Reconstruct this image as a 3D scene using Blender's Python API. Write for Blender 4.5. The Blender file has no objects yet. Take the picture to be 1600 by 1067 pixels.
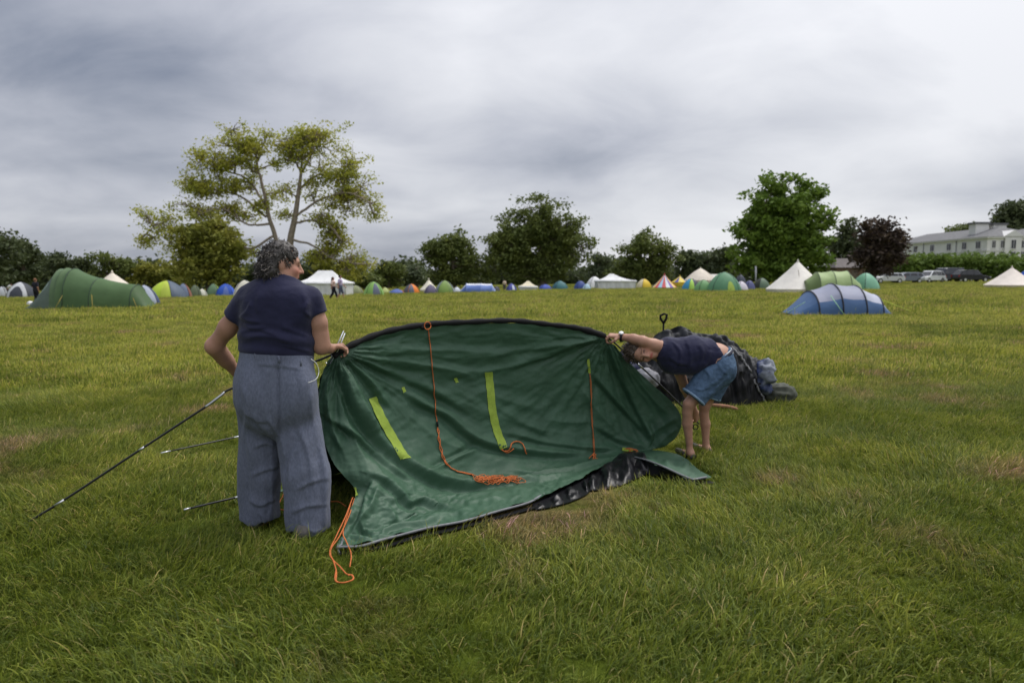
import bpy, math, random
import numpy as np
from mathutils import Vector, Matrix, noise as mnoise
R = math.radians
random.seed(7); rng = np.random.default_rng(7)
sc = bpy.context.scene
COL = sc.collection

# ------------------------------------------------------------------ camera
FPX, CX, CY, HOR, CAMH = 1067.0, 800.0, 533.5, 434.0, 1.44
PITCH = math.atan((CY - HOR) / FPX)
cam_d = bpy.data.cameras.new('camera'); cam = bpy.data.objects.new('camera', cam_d); COL.objects.link(cam)
cam_d.sensor_width = 36.0; cam_d.lens = 24.0; cam_d.clip_start = 0.05; cam_d.clip_end = 6000
cam.location = (0, 0, CAMH); cam.rotation_euler = (math.pi / 2 - PITCH, 0, 0)
cam_d.dof.use_dof = True; cam_d.dof.focus_distance = 4.4; cam_d.dof.aperture_fstop = 2.4
sc.camera = cam

# ------------------------------------------------------------------ sky and sun
SUN_EL, SUN_AZ = R(60), R(50)            # azimuth from +Y towards +X
w = bpy.data.worlds.new('World'); sc.world = w; w.use_nodes = True
nt = w.node_tree; nt.nodes.clear()
def N(t, tree, **kw):
    n = tree.nodes.new(t)
    for k, v in kw.items(): setattr(n, k, v)
    return n
def math_node(tree, op, a, b=None, clamp=False):
    n = N('ShaderNodeMath', tree, operation=op); n.use_clamp = clamp
    for i, v in enumerate((a, b)):
        if v is None: continue
        if isinstance(v, (int, float)): n.inputs[i].default_value = v
        else: tree.links.new(v, n.inputs[i])
    return n.outputs[0]
def ramp(tree, fac, stops, interp='EASE'):
    n = N('ShaderNodeValToRGB', tree); n.color_ramp.interpolation = interp
    el = n.color_ramp.elements
    while len(el) < len(stops): el.new(0.5)
    for e, (p, c) in zip(el, stops):
        e.position = p; e.color = tuple(c) + (1,) if len(c) == 3 else c
    tree.links.new(fac, n.inputs[0]); return n.outputs[0]
def mixc(tree, fac, a, b, mode='MIX'):
    n = N('ShaderNodeMix', tree, data_type='RGBA', blend_type=mode)
    for s, v in ((n.inputs[0], fac), (n.inputs[6], a), (n.inputs[7], b)):
        if isinstance(v, (int, float)): s.default_value = v
        elif isinstance(v, (tuple, list)): s.default_value = tuple(v) + ((1,) if len(v) == 3 else ())
        else: tree.links.new(v, s)
    return n.outputs[2]
L = nt.links
tc = N('ShaderNodeTexCoord', nt); sep = N('ShaderNodeSeparateXYZ', nt); L.new(tc.outputs['Generated'], sep.inputs[0])
zc = math_node(nt, 'MAXIMUM', sep.outputs[2], 0.0)
zz = math_node(nt, 'ADD', zc, 0.30)
cu = math_node(nt, 'DIVIDE', sep.outputs[0], zz); cv = math_node(nt, 'DIVIDE', sep.outputs[1], zz)
comb = N('ShaderNodeCombineXYZ', nt); L.new(cu, comb.inputs[0]); L.new(cv, comb.inputs[1])
def cloud_noise(scale, detail, rough, off, dist=0.0):
    mp = N('ShaderNodeMapping', nt); L.new(comb.outputs[0], mp.inputs[0])
    mp.inputs['Location'].default_value = off; mp.inputs['Scale'].default_value = (scale * 0.8, scale, scale)
    mp.inputs['Rotation'].default_value = (0, 0, R(-14))
    n = N('ShaderNodeTexNoise', nt); n.inputs['Scale'].default_value = 1; n.inputs['Detail'].default_value = detail
    n.inputs['Roughness'].default_value = rough; n.inputs['Distortion'].default_value = dist
    L.new(mp.outputs[0], n.inputs['Vector']); return n.outputs[0]
n1 = cloud_noise(0.8, 4, 0.42, (3.1, 1.7, 0), 0.15)
n2 = cloud_noise(2.6, 6, 0.55, (7.7, 2.2, 0), 0.35)
dens = math_node(nt, 'ADD', math_node(nt, 'MULTIPLY', n1, 0.74), math_node(nt, 'MULTIPLY', n2, 0.26))
# a heavier bank of rain cloud stands to the left (west), thinner cloud to the right
dens = math_node(nt, 'ADD', math_node(nt, 'MULTIPLY', dens, 1.9), -0.45)
bank = math_node(nt, 'MULTIPLY', math_node(nt, 'ADD', sep.outputs[0], 0.20), -0.95)
bank = math_node(nt, 'MAXIMUM', math_node(nt, 'MINIMUM', bank, 0.34), -0.13)
dens = math_node(nt, 'ADD', dens, bank)
cl = ramp(nt, dens, [(0.22, (0.62, 0.625, 0.65)), (0.42, (0.485, 0.495, 0.53)), (0.56, (0.375, 0.388, 0.435)), (0.84, (0.150, 0.172, 0.225))], 'LINEAR')
grad = math_node(nt, 'ADD', math_node(nt, 'MULTIPLY', math_node(nt, 'MULTIPLY', zc, zc), 1.15), 0.86)      # overcast sky: brighter towards the zenith
cl = mixc(nt, 1.0, cl, (10, 10, 10), 'MULTIPLY')
vm = N('ShaderNodeVectorMath', nt, operation='SCALE'); L.new(cl, vm.inputs[0]); L.new(grad, vm.inputs['Scale'])
sky = N('ShaderNodeTexSky', nt, sky_type='NISHITA'); sky.sun_disc = False; sky.sun_elevation = SUN_EL; sky.sun_rotation = SUN_AZ
fin = mixc(nt, 0.95, sky.outputs[0], vm.outputs[0])
bg = N('ShaderNodeBackground', nt); bg.inputs[1].default_value = 0.1; L.new(fin, bg.inputs[0])
wo = N('ShaderNodeOutputWorld', nt); L.new(bg.outputs[0], wo.inputs[0])

sd = bpy.data.lights.new('sun', 'SUN'); sun = bpy.data.objects.new('sun', sd); COL.objects.link(sun)
sd.energy = 1.5; sd.angle = R(28); sd.color = (1.0, 0.96, 0.9)
sdir = Vector((math.sin(SUN_AZ) * math.cos(SUN_EL), math.cos(SUN_AZ) * math.cos(SUN_EL), math.sin(SUN_EL)))
sun.rotation_euler = sdir.to_track_quat('Z', 'Y').to_euler(); sun.location = (20, 10, 40)
vs = sc.view_settings; vs.view_transform = 'Standard'; vs.look = 'None'; vs.exposure = 0.62; vs.gamma = 1.0
sc.render.engine = 'CYCLES'; sc.cycles.use_denoising = True
sc.cycles.max_bounces = 6; sc.cycles.diffuse_bounces = 3; sc.cycles.glossy_bounces = 2; sc.cycles.transmission_bounces = 4
sc.cycles.transparent_max_bounces = 6; sc.cycles.caustics_reflective = False; sc.cycles.caustics_refractive = False

# ------------------------------------------------------------------ pixel <-> place
cp, sp_ = math.cos(PITCH), math.sin(PITCH)
def at(px, py, Y):
    a, b = (px - CX) / FPX, -(py - CY) / FPX
    dy, dz = cp + b * sp_, -sp_ + b * cp
    return np.array([a / dy * Y, Y, CAMH + dz / dy * Y])
def proj(P):
    P = np.asarray(P, float); y, z = P[..., 1], P[..., 2] - CAMH
    d = y * cp - z * sp_; u = y * sp_ + z * cp
    return CX + FPX * P[..., 0] / d, CY - FPX * u / d
def sstep(a, b, x):
    t = np.clip((x - a) / (b - a), 0, 1); return t * t * (3 - 2 * t)
def gz(x, y):
    x = np.asarray(x, float); y = np.asarray(y, float)
    z = 0.012 * np.clip(x, -90, 90)
    z = z + 0.012 * np.sin(1.3 * x + 0.7 * y) + 0.010 * np.sin(2.1 * y - 1.7 * x + 1) + 0.05 * sstep(8, 30, y) * np.sin(x / 6.3 + y / 9.1)
    z = z + 3.2 * sstep(62, 100, x) * sstep(95, 150, y)
    return z
def gp(px, py):
    f = lambda Y: (lambda p: p[2] - float(gz(p[0], p[1])))(at(px, py, Y))
    prev, Y = 1.5, 1.5
    while Y < 105 and f(Y) > 0: prev, Y = Y, Y * 1.03
    lo, hi = prev, min(Y, 105)
    for _ in range(24):
        mid = (lo + hi) / 2
        if f(mid) > 0: lo = mid
        else: hi = mid
    p = at(px, py, hi); p[2] = gz(p[0], p[1]); return p

# ------------------------------------------------------------------ object helpers
def srgb(r, g, b, k=1.0):
    f = lambda c: (c / 255 / 12.92 if c <= 10 else ((c / 255 + 0.055) / 1.055) ** 2.4) * k
    return (f(r), f(g), f(b))
def mesh(name, V, F, m=None, parent=None, smooth=True):
    me = bpy.data.meshes.new(name)
    V = np.asarray(V, float).reshape(-1, 3)
    me.from_pydata(V.tolist(), [], F.tolist() if isinstance(F, np.ndarray) else F)
    if smooth: me.polygons.foreach_set('use_smooth', np.ones(len(me.polygons), bool))
    if m is not None: me.materials.append(m)
    me.update()
    o = bpy.data.objects.new(name, me); COL.objects.link(o)
    if parent is not None: child(o, parent)
    return o
def child(o, parent):
    o.parent = parent; o.matrix_parent_inverse = Matrix.Identity(4)
    def world(p):
        m = Matrix.Translation(p.location) @ p.rotation_euler.to_matrix().to_4x4()
        return m if p.parent is None else world(p.parent) @ p.matrix_parent_inverse @ m
    o.matrix_parent_inverse = world(parent).inverted()
def thing(name, label, cat, loc=(0, 0, 0), group=None):
    o = bpy.data.objects.new(name, None); COL.objects.link(o); o.location = tuple(float(v) for v in loc)
    o.empty_display_size = 0.2
    return tag(o, label, cat, group)
def tag(o, label, cat, group=None, kind=None):
    if label: o['label'] = label
    if cat: o['category'] = cat
    if group: o['group'] = group
    if kind: o['kind'] = kind
    return o
class MB:
    def __init__(s): s.V = []; s.F = []; s.n = 0
    def add(s, V, F):
        V = np.asarray(V, float).reshape(-1, 3); s.V.append(V)
        s.F += [[i + s.n for i in f] for f in (F.tolist() if isinstance(F, np.ndarray) else F)]; s.n += len(V); return s
    def build(s, name, m, parent=None, smooth=True): return mesh(name, np.concatenate(s.V), s.F, m, parent, smooth)
def spline(P, n):
    P = np.asarray(P, float); k = len(P)
    if k == 2: return P[0] + (P[1] - P[0]) * np.linspace(0, 1, n)[:, None]
    Q = np.vstack([2 * P[0] - P[1], P, 2 * P[-1] - P[-2]])
    t = np.linspace(0, k - 1 - 1e-9, n); i = t.astype(int); f = (t - i)[:, None]
    a, b, c, d = Q[i], Q[i + 1], Q[i + 2], Q[i + 3]
    return 0.5 * (2 * b + (c - a) * f + (2 * a - 5 * b + 4 * c - d) * f ** 2 + (3 * b - a - 3 * c + d) * f ** 3)
def tube(P, r, n=6, cap=True):
    P = np.asarray(P, float); k = len(P); r = np.broadcast_to(np.asarray(r, float), (k,))
    T = np.gradient(P, axis=0); T /= np.linalg.norm(T, axis=1)[:, None] + 1e-12
    ref = np.array([0, 0, 1.0]) if abs(T[0][2]) < 0.9 else np.array([1.0, 0, 0])
    V = []; u = np.cross(T[0], ref); u /= np.linalg.norm(u)
    for i in range(k):
        u = u - T[i] * np.dot(u, T[i]); u /= np.linalg.norm(u) + 1e-12
        v = np.cross(T[i], u)
        a = np.arange(n) * 2 * math.pi / n
        V.append(P[i] + r[i] * (np.cos(a)[:, None] * u + np.sin(a)[:, None] * v))
    F = [[i * n + j, i * n + (j + 1) % n, (i + 1) * n + (j + 1) % n, (i + 1) * n + j] for i in range(k - 1) for j in range(n)]
    if cap: F += [list(range(n))[::-1], [(k - 1) * n + j for j in range(n)]]
    return np.concatenate(V), F
def grid_faces(nu, nv):
    i = np.arange(nu - 1)[:, None] * nv + np.arange(nv - 1)[None, :]
    return np.stack([i, i + nv, i + nv + 1, i + 1], -1).reshape(-1, 4)
def box(c, s, rz=0.0):
    V = np.array([[x, y, z] for x in (-.5, .5) for y in (-.5, .5) for z in (-.5, .5)]) * np.array(s)
    V = V @ rotz(rz).T + np.array(c)
    return V, [[0, 1, 3, 2], [4, 6, 7, 5], [0, 4, 5, 1], [2, 3, 7, 6], [0, 2, 6, 4], [1, 5, 7, 3]]
def rotz(a): return np.array([[math.cos(a), -math.sin(a), 0], [math.sin(a), math.cos(a), 0], [0, 0, 1.0]])
def fnoise(P, scale=1.0, octs=3, seed=0.0):
    P = np.asarray(P, float) * scale + seed
    return np.array([mnoise.fractal(p, 0.9, 2.0, octs) for p in P.tolist()])

# ------------------------------------------------------------------ materials
def material(name, col, rough=0.7, var=0.25, vscale=3.0, bump=0.0, bscale=40.0, spec=0.3, metal=0.0, transl=0.0, vcol=None, sheen=0.0, hue=None, stretch=None):
    m = bpy.data.materials.new(name); m.use_nodes = True; t = m.node_tree
    b = t.nodes['Principled BSDF']; out = t.nodes['Material Output']
    geo = N('ShaderNodeNewGeometry', t)
    b.inputs['Roughness'].default_value = rough; b.inputs['Metallic'].default_value = metal
    b.inputs['Specular IOR Level'].default_value = spec
    if sheen: b.inputs['Sheen Weight'].default_value = sheen
    if vcol:
        a = N('ShaderNodeAttribute', t, attribute_name=vcol); base = a.outputs['Color']
    else: base = tuple(col)
    vec = geo.outputs['Position']
    if stretch:
        mp = N('ShaderNodeMapping', t); mp.inputs['Scale'].default_value = stretch; t.links.new(vec, mp.inputs[0]); vec = mp.outputs[0]
    n = N('ShaderNodeTexNoise', t); n.inputs['Scale'].default_value = vscale; n.inputs['Detail'].default_value = 5
    n.inputs['Roughness'].default_value = 0.6; t.links.new(vec, n.inputs['Vector'])
    f = ramp(t, n.outputs[0], [(0.3, (1 - var,) * 3), (0.7, (1 + var,) * 3)], 'LINEAR')
    c = mixc(t, 1.0, base, f, 'MULTIPLY')
    if hue is not None:
        n2 = N('ShaderNodeTexNoise', t); n2.inputs['Scale'].default_value = vscale * 0.6; n2.inputs['Detail'].default_value = 3
        t.links.new(geo.outputs['Position'], n2.inputs['Vector'])
        k = ramp(t, n2.outputs[0], [(0.42, (0, 0, 0)), (0.64, (1, 1, 1))]); c = mixc(t, k, c, hue)
    t.links.new(c, b.inputs['Base Color'])
    if bump:
        nb = N('ShaderNodeTexNoise', t); nb.inputs['Scale'].default_value = bscale; nb.inputs['Detail'].default_value = 4
        t.links.new(vec, nb.inputs['Vector'])
        bn = N('ShaderNodeBump', t); bn.inputs['Strength'].default_value = 1.0; bn.inputs['Distance'].default_value = bump
        t.links.new(nb.outputs[0], bn.inputs['Height']); t.links.new(bn.outputs[0], b.inputs['Normal'])
    if transl:
        tr = N('ShaderNodeBsdfTranslucent', t); t.links.new(c, tr.inputs[0])
        mx = N('ShaderNodeMixShader', t); mx.inputs[0].default_value = transl
        t.links.new(b.outputs[0], mx.inputs[1]); t.links.new(tr.outputs[0], mx.inputs[2]); t.links.new(mx.outputs[0], out.inputs[0])
    return m
_cache = {}
def fabric(rgb, transl=0.22, rough=0.55):
    key = (rgb, transl, rough)
    if key not in _cache:
        _cache[key] = material('fabric_%d_%d_%d' % rgb, tuple(min(c, .84) for c in srgb(*rgb, k=1.12)), rough, 0.10, 1.5, 0.01, 6.0, 0.3, transl=transl)
    return _cache[key]
M_black = material('black_sleeve', (0.007, 0.007, 0.008), 0.8, 0.3, 30, 0.002, 150)
M_pole = material('pole_black', (0.012, 0.012, 0.014), 0.35, 0.2, 20, spec=0.5)
M_steel = material('steel', (0.62, 0.63, 0.64), 0.3, 0.1, 30, metal=1.0)
M_white = material('white_paint', (0.72, 0.72, 0.70), 0.6, 0.05, 2)
M_glass = material('dark_glass', (0.02, 0.022, 0.026), 0.08, 0.1, 1, spec=0.7)
M_tyre = material('tyre', (0.015, 0.015, 0.015), 0.8, 0.2, 20)
M_rope = material('orange_rope', (0.52, 0.145, 0.042), 0.8, 0.25, 120)
M_lime = material('lime_tape', (0.27, 0.37, 0.05), 0.7, 0.15, 25, 0.002, 90)
# ------------------------------------------------------------------ the field
def grass_mat(name, blade):
    m = bpy.data.materials.new(name); m.use_nodes = True; t = m.node_tree
    b = t.nodes['Principled BSDF']; out = t.nodes['Material Output']
    b.inputs['Roughness'].default_value = 0.55 if blade else 0.95; b.inputs['Specular IOR Level'].default_value = 0.25 if blade else 0.05
    geo = N('ShaderNodeNewGeometry', t)
    def nz(s, d, r=0.6, off=0):
        mp = N('ShaderNodeMapping', t); mp.inputs['Location'].default_value = (off, off * .7, 0); t.links.new(geo.outputs['Position'], mp.inputs[0])
        n = N('ShaderNodeTexNoise', t); n.inputs['Scale'].default_value = s; n.inputs['Detail'].default_value = d; n.inputs['Roughness'].default_value = r
        t.links.new(mp.outputs[0], n.inputs['Vector']); return n.outputs[0]
    big = nz(0.22, 4); mid = nz(1.1, 5, 0.65, 9); fine = nz(14, 4, 0.7, 3); dry = nz(0.55, 5, 0.62, 21)
    lush, yel, brown = (0.132, 0.178, 0.020), (0.310, 0.345, 0.052), (0.30, 0.225, 0.095)
    f = math_node(t, 'ADD', math_node(t, 'MULTIPLY', big, 0.55), math_node(t, 'MULTIPLY', mid, 0.45))
    sp = N('ShaderNodeSeparateXYZ', t); t.links.new(geo.outputs['Position'], sp.inputs[0])      # colour darkened towards the camera: lens vignetting and shaded gaps painted into the grass
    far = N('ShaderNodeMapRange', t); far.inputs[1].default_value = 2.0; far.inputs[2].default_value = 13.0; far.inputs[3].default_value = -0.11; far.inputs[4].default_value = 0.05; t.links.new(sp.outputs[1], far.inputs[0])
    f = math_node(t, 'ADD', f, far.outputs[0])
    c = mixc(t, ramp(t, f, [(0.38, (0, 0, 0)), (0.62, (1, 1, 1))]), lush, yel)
    c = mixc(t, ramp(t, dry, [(0.55, (0, 0, 0)), (0.70, (0.85,) * 3)]), c, brown)
    if blade:
        oi = N('ShaderNodeObjectInfo', t)
        c = mixc(t, 1.0, c, ramp(t, oi.outputs['Random'], [(0, (0.62, 0.68, 0.7)), (0.5, (0.98, 1.0, 0.95)), (1, (1.3, 1.22, 1.15))], 'LINEAR'), 'MULTIPLY')
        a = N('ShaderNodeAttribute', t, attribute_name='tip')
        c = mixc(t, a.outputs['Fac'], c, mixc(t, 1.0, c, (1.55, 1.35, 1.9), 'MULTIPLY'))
        tn = N('ShaderNodeAttribute', t, attribute_name='tone')
        c = mixc(t, 1.0, c, ramp(t, tn.outputs['Fac'], [(0, (0.38, 0.46, 0.5)), (0.35, (0.8, 0.85, 0.8)), (0.75, (1.25, 1.2, 1.1)), (0.91, (1.35, 1.28, 1.4)), (0.96, (1.9, 1.35, 2.8)), (1, (2.2, 1.45, 4.0))], 'LINEAR'), 'MULTIPLY')
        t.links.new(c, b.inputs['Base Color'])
        tr = N('ShaderNodeBsdfTranslucent', t); t.links.new(c, tr.inputs[0])
        mx = N('ShaderNodeMixShader', t); mx.inputs[0].default_value = 0.35
        t.links.new(b.outputs[0], mx.inputs[1]); t.links.new(tr.outputs[0], mx.inputs[2]); t.links.new(mx.outputs[0], out.inputs[0])
    else:
        c = mixc(t, 1.0, c, ramp(t, fine, [(0.3, (0.25,) * 3), (0.7, (0.58,) * 3)], 'LINEAR'), 'MULTIPLY')
        t.links.new(c, b.inputs['Base Color'])
        bn = N('ShaderNodeBump', t); bn.inputs['Distance'].default_value = 0.06; bn.inputs['Strength'].default_value = 0.8
        t.links.new(fine, bn.inputs['Height']); t.links.new(bn.outputs[0], b.inputs['Normal'])
    return m
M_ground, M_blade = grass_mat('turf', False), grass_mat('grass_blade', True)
ys = np.concatenate([np.linspace(-6, 14, 81), np.geomspace(14.5, 160, 60), np.geomspace(170, 3000, 16)])
xs = np.concatenate([-np.geomspace(3000, 16, 46), np.linspace(-15, 15, 101), np.geomspace(16, 3000, 46)])
GX, GY = np.meshgrid(xs, ys, indexing='ij')
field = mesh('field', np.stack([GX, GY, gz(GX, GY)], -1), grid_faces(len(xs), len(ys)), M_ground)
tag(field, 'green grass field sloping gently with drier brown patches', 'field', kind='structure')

FOOT = {}                                   # 5 cm cells of ground that something lies on
def footprint(P, h=0.03, zmax=0.16):
    for x, y, z in np.asarray(P).reshape(-1, 3):
        if z - float(gz(x, y)) < zmax:
            k0, k1 = int(math.floor(x / .05)), int(math.floor(y / .05))
            for a in (-1, 0, 1):
                for b in (-2, -1, 0, 1): FOOT[(k0 + a, k1 + b)] = h
# ------------------------------------------------------------------ the green tent being pitched
M_green = material('green_flysheet', (0.041, 0.094, 0.056), 0.55, 0.10, 5, 0.003, 22, 0.35, hue=None)
M_gsheet = material('black_groundsheet', (0.007, 0.007, 0.009), 0.36, 0.3, 12, 0.002, 35, 0.35)
M_hem = material('grey_hem_tape', (0.19, 0.20, 0.21), 0.6, 0.2, 30)
def catmull_grid(C, nu, nv):
    C = np.asarray(C, float)
    A = np.stack([spline(C[:, j], nu) for j in range(C.shape[1])], 1)
    return np.stack([spline(A[i], nv) for i in range(nu)], 0)
cols = [
 [(512,563,4.10),(500,600,4.08),(498,640,4.06),(507,690,4.02),(522,725,3.98),(536,742,3.95),(556,768,3.93),(547,800,3.76),(534,842,3.60),(526,876,3.47)],
 [(545,541,4.17),(542,582,4.15),(548,625,4.12),(560,670,4.09),(576,712,4.05),(590,742,3.98),(596,766,3.92),(588,798,3.80),(578,838,3.66),(572,871,3.50)],
 [(600,521,4.33),(600,562,4.35),(608,605,4.37),(620,648,4.37),(636,692,4.34),(652,730,4.27),(660,760,4.18),(654,792,4.02),(648,824,3.84),(644,852,3.68)],
 [(680,509,4.57),(684,552,4.61),(690,594,4.63),(698,638,4.64),(708,682,4.62),(718,722,4.56),(724,752,4.48),(726,782,4.29),(728,808,4.08),(730,832,3.86)],
 [(770,505,4.84),(774,548,4.89),(778,590,4.93),(784,632,4.94),(790,674,4.93),(798,710,4.88),(806,738,4.79),(812,762,4.65),(817,784,4.37),(820,803,4.16)],
 [(850,508,5.07),(853,549,5.13),(857,590,5.18),(862,630,5.21),(868,668,5.22),(874,698,5.19),(878,722,5.10),(880,742,4.93),(880,760,4.70),(880,775,4.50)],
 [(905,515,5.23),(910,554,5.30),(916,594,5.36),(923,632,5.40),(931,665,5.42),(938,690,5.42),(941,706,5.38),(942,719,5.28),(940,731,5.14),(937,742,4.98)],
 [(935,523,5.33),(953,560,5.40),(968,597,5.48),(981,630,5.54),(989,656,5.57),(993,676,5.58),(993,690,5.56),(990,699,5.52),(985,707,5.46),(978,714,5.40)],
 [(945,527,5.37),(984,567,5.45),(1020,601,5.52),(1050,628,5.55),(1063,648,5.55),(1064,667,5.55),(1056,684,5.56),(1044,694,5.57),(1029,701,5.57),(1013,706,5.55)]]
NU, NV = 260, 200
Cp = catmull_grid(cols, NU, NV)
S0 = np.array([[at(*Cp[i, j]) for j in range(NV)] for i in range(NU)])
S0[..., 2] = np.maximum(S0[..., 2], gz(S0[..., 0], S0[..., 1]) + 0.035)
def normals(S):
    du = np.gradient(S, axis=0); dv = np.gradient(S, axis=1); n = np.cross(dv, du)
    n /= np.linalg.norm(n, axis=-1)[..., None] + 1e-12
    toward = np.array([0, 0, CAMH]) - S
    s = np.sign((n * toward).sum(-1)); s[s == 0] = 1
    return n * s[..., None]
PX, PY = Cp[..., 0], Cp[..., 1]
def pline_dist(px, py, P):
    """signed distance in pixels to a polyline and the share along it"""
    P = spline(np.array(P, float), max(8, 5 * len(P))); best = np.full(px.shape, 1e9); sg = np.zeros(px.shape); tt = np.zeros(px.shape)
    for k in range(len(P) - 1):
        a, b = P[k], P[k + 1]; d = b - a; l2 = (d ** 2).sum() + 1e-9
        t = np.clip(((px - a[0]) * d[0] + (py - a[1]) * d[1]) / l2, 0, 1)
        ex, ey = px - a[0] - t * d[0], py - a[1] - t * d[1]; q = np.hypot(ex, ey)
        m = q < best; best = np.where(m, q, best); sg = np.where(m, np.sign(d[0] * ey - d[1] * ex), sg); tt = np.where(m, (k + t) / (len(P) - 1), tt)
    return best, best * sg, tt
D = np.zeros(PX.shape)
# kind r: rounded ridge, s: one side overlaps the other; amplitude in metres, width in pixels
folds = [
 ('r',[(534,549),(600,543),(677,546),(790,551)],.012,7),('r',[(538,553),(620,563),(700,577),(742,588)],.020,9),('s',[(536,556),(585,575),(640,597),(690,622),(735,650)],.020,9),
 ('s',[(532,557),(560,583),(588,616),(604,640)],.022,8),('r',[(528,562),(545,596),(566,640),(588,676)],.024,9),('s',[(522,562),(533,596),(550,637),(592,694),(640,730),(691,753),(750,762),(806,762),(858,758)],.045,12),
 ('s',[(509,652),(540,673),(573,694),(620,733),(650,752)],.028,9),('s',[(627,612),(660,634),(694,651),(735,684),(770,699),(812,706),(880,712),(940,705)],.030,9),
 ('s',[(748,697),(712,713),(666,737)],.016,5),('r',[(842,559),(800,572),(760,579),(725,580)],.014,8),('r',[(570,545),(650,552),(720,560),(820,548)],.010,9),
 ('r',[(515,580),(512,620),(522,670),(540,715)],.024,8),('r',[(520,570),(528,610),(540,650),(552,680),(566,710)],.018,7),
 ('s',[(948,533),(958,566),(974,604),(1002,660),(1018,688)],.030,9),('s',[(924,584),(950,617),(985,654),(1014,688)],.024,8),('r',[(950,535),(985,580),(1022,625),(1050,652)],.018,9),
 ('s',[(800,574),(856,559),(905,540),(942,529)],.022,9),('r',[(830,545),(880,537),(935,527)],.014,7),('s',[(930,668),(970,692),(1014,702)],.020,7),('r',[(850,655),(888,660),(925,658)],.008,6),
 ('s',[(790,678),(856,694),(921,702),(969,704)],.018,7),('s',[(800,738),(850,744),(905,737),(955,720)],.022,8),('s',[(810,760),(858,758),(915,738)],.016,6),('r',[(905,600),(930,640),(965,676),(1000,700)],.016,8),
 ('r',[(1004,690),(1030,668),(1058,650)],.018,8),('s',[(1016,700),(1020,680),(1012,655)],.020,7),('r',[(1024,698),(1044,680),(1060,668)],.014,6),
 ('s',[(574,741),(601,752),(626,776),(640,789),(657,783),(687,799),(714,817)],.026,8),('s',[(582,748),(570,776),(564,800),(552,824)],.020,6),('r',[(592,756),(580,790),(560,818),(548,836)],.020,6),
 ('s',[(592,855),(617,840),(666,835),(690,826)],.020,7),('s',[(560,818),(570,838),(582,850),(600,846)],.018,6),('r',[(600,790),(612,806),(616,818)],.014,6),('r',[(640,812),(668,822),(705,818),(745,812)],.012,7),
 ('r',[(700,790),(745,800),(790,790)],.012,8),('r',[(690,772),(760,785),(830,775)],.014,9),('s',[(545,850),(575,858),(620,852)],.014,5),('r',[(605,765),(625,800),(660,812)],.014,7),
 ('r',[(735,600),(790,625),(850,640)],.008,12),('r',[(700,600),(760,640),(830,668),(900,680)],.010,12),('r',[(640,650),(690,690),(730,705)],.010,9),('s',[(745,618),(800,655),(870,690)],.008,9)]
for kind, P, amp, wd in folds:
    d, sdist, t = pline_dist(PX, PY, P)
    env = np.clip(np.minimum(t, 1 - t) * 5 + 0.15, 0, 1)
    env = np.where(((t <= 0) | (t >= 1)), 0.15, env)
    q = sdist / wd
    D += 1.45 * amp * env * (.55 * np.exp(-(d / wd) ** 2) + .5 * np.exp(-d / (.55 * wd)) if kind == 'r' else -np.tanh(q * 2.6) * np.exp(-.75 * q * q) * 0.8)
fan = lambda cx, cy, n, ph: np.sin(np.arctan2(PY - cy, PX - cx + 1e-6) * n + ph) * np.exp(-np.hypot(PX - cx, PY - cy) / 90)
D += 0.010 * fan(528, 548, 34, 0.4) + 0.009 * fan(946, 526, 30, 1.2)
flat = np.stack([PX.ravel() / 60, PY.ravel() / 42, np.zeros(PX.size)], -1)
D += 0.010 * fnoise(flat, 1.0, 4, 3.0).reshape(PX.shape)
def polar(cx, cy): r_ = np.hypot(PX - cx, PY - cy); return np.stack([np.arctan2(PY - cy, PX - cx).ravel() * 7, np.log(r_.ravel() + 8) * 1.6, np.zeros(PX.size)], -1), r_
for cx_, cy_, sd_ in ((528, 548, 2.), (946, 526, 6.)):               # creases that fan out from the two hands
    q_, r_ = polar(cx_, cy_); D += 0.012 * (0.5 - 2 * np.abs(fnoise(q_, 1.0, 3, sd_))).reshape(PX.shape) * np.exp(-r_ / 230)
dg = np.stack([(PX * .5 + PY * .9).ravel() / 26, (PX * .9 - PY * .5).ravel() / 120, np.zeros(PX.size)], -1)
D += 0.0035 * (0.5 - 2 * np.abs(fnoise(dg, 1.0, 3, 21.))).reshape(PX.shape)
low = sstep(735, 775, PY - (PX - 700) * -0.10)                      # the loose cloth lying on the grass crumples more
D += low * 0.014 * (1 - 2 * np.abs(fnoise(flat, 1.9, 3, 11.0))).reshape(PX.shape) * 0.8
edge = np.minimum(np.arange(NV) / 6.0, 1)[None, :]
S = S0 + normals(S0) * (D * edge)[..., None]
S[..., 2] = np.maximum(S[..., 2], gz(S[..., 0], S[..., 1]) + 0.022)
NS = normals(S)
tent = thing('green_tent', 'dark green tent half raised on a black pole by two people', 'tent', (-0.1, 4.6, gz(-.1, 4.6)))
mesh('flysheet', S, grid_faces(NU, NV), M_green, tent)
footprint(S)
QX, QY = proj(S)
def on_sheet(px, py, off=0.006):
    d = (QX - px) ** 2 + (QY - py) ** 2; f = np.argpartition(d.ravel(), 6)[:6]
    wgt = 1 / (d.ravel()[f] + 0.3); wgt /= wgt.sum()
    n = (NS.reshape(-1, 3)[f] * wgt[:, None]).sum(0); p = (S.reshape(-1, 3)[f] * wgt[:, None]).sum(0)
    return p + n / np.linalg.norm(n) * off
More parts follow.
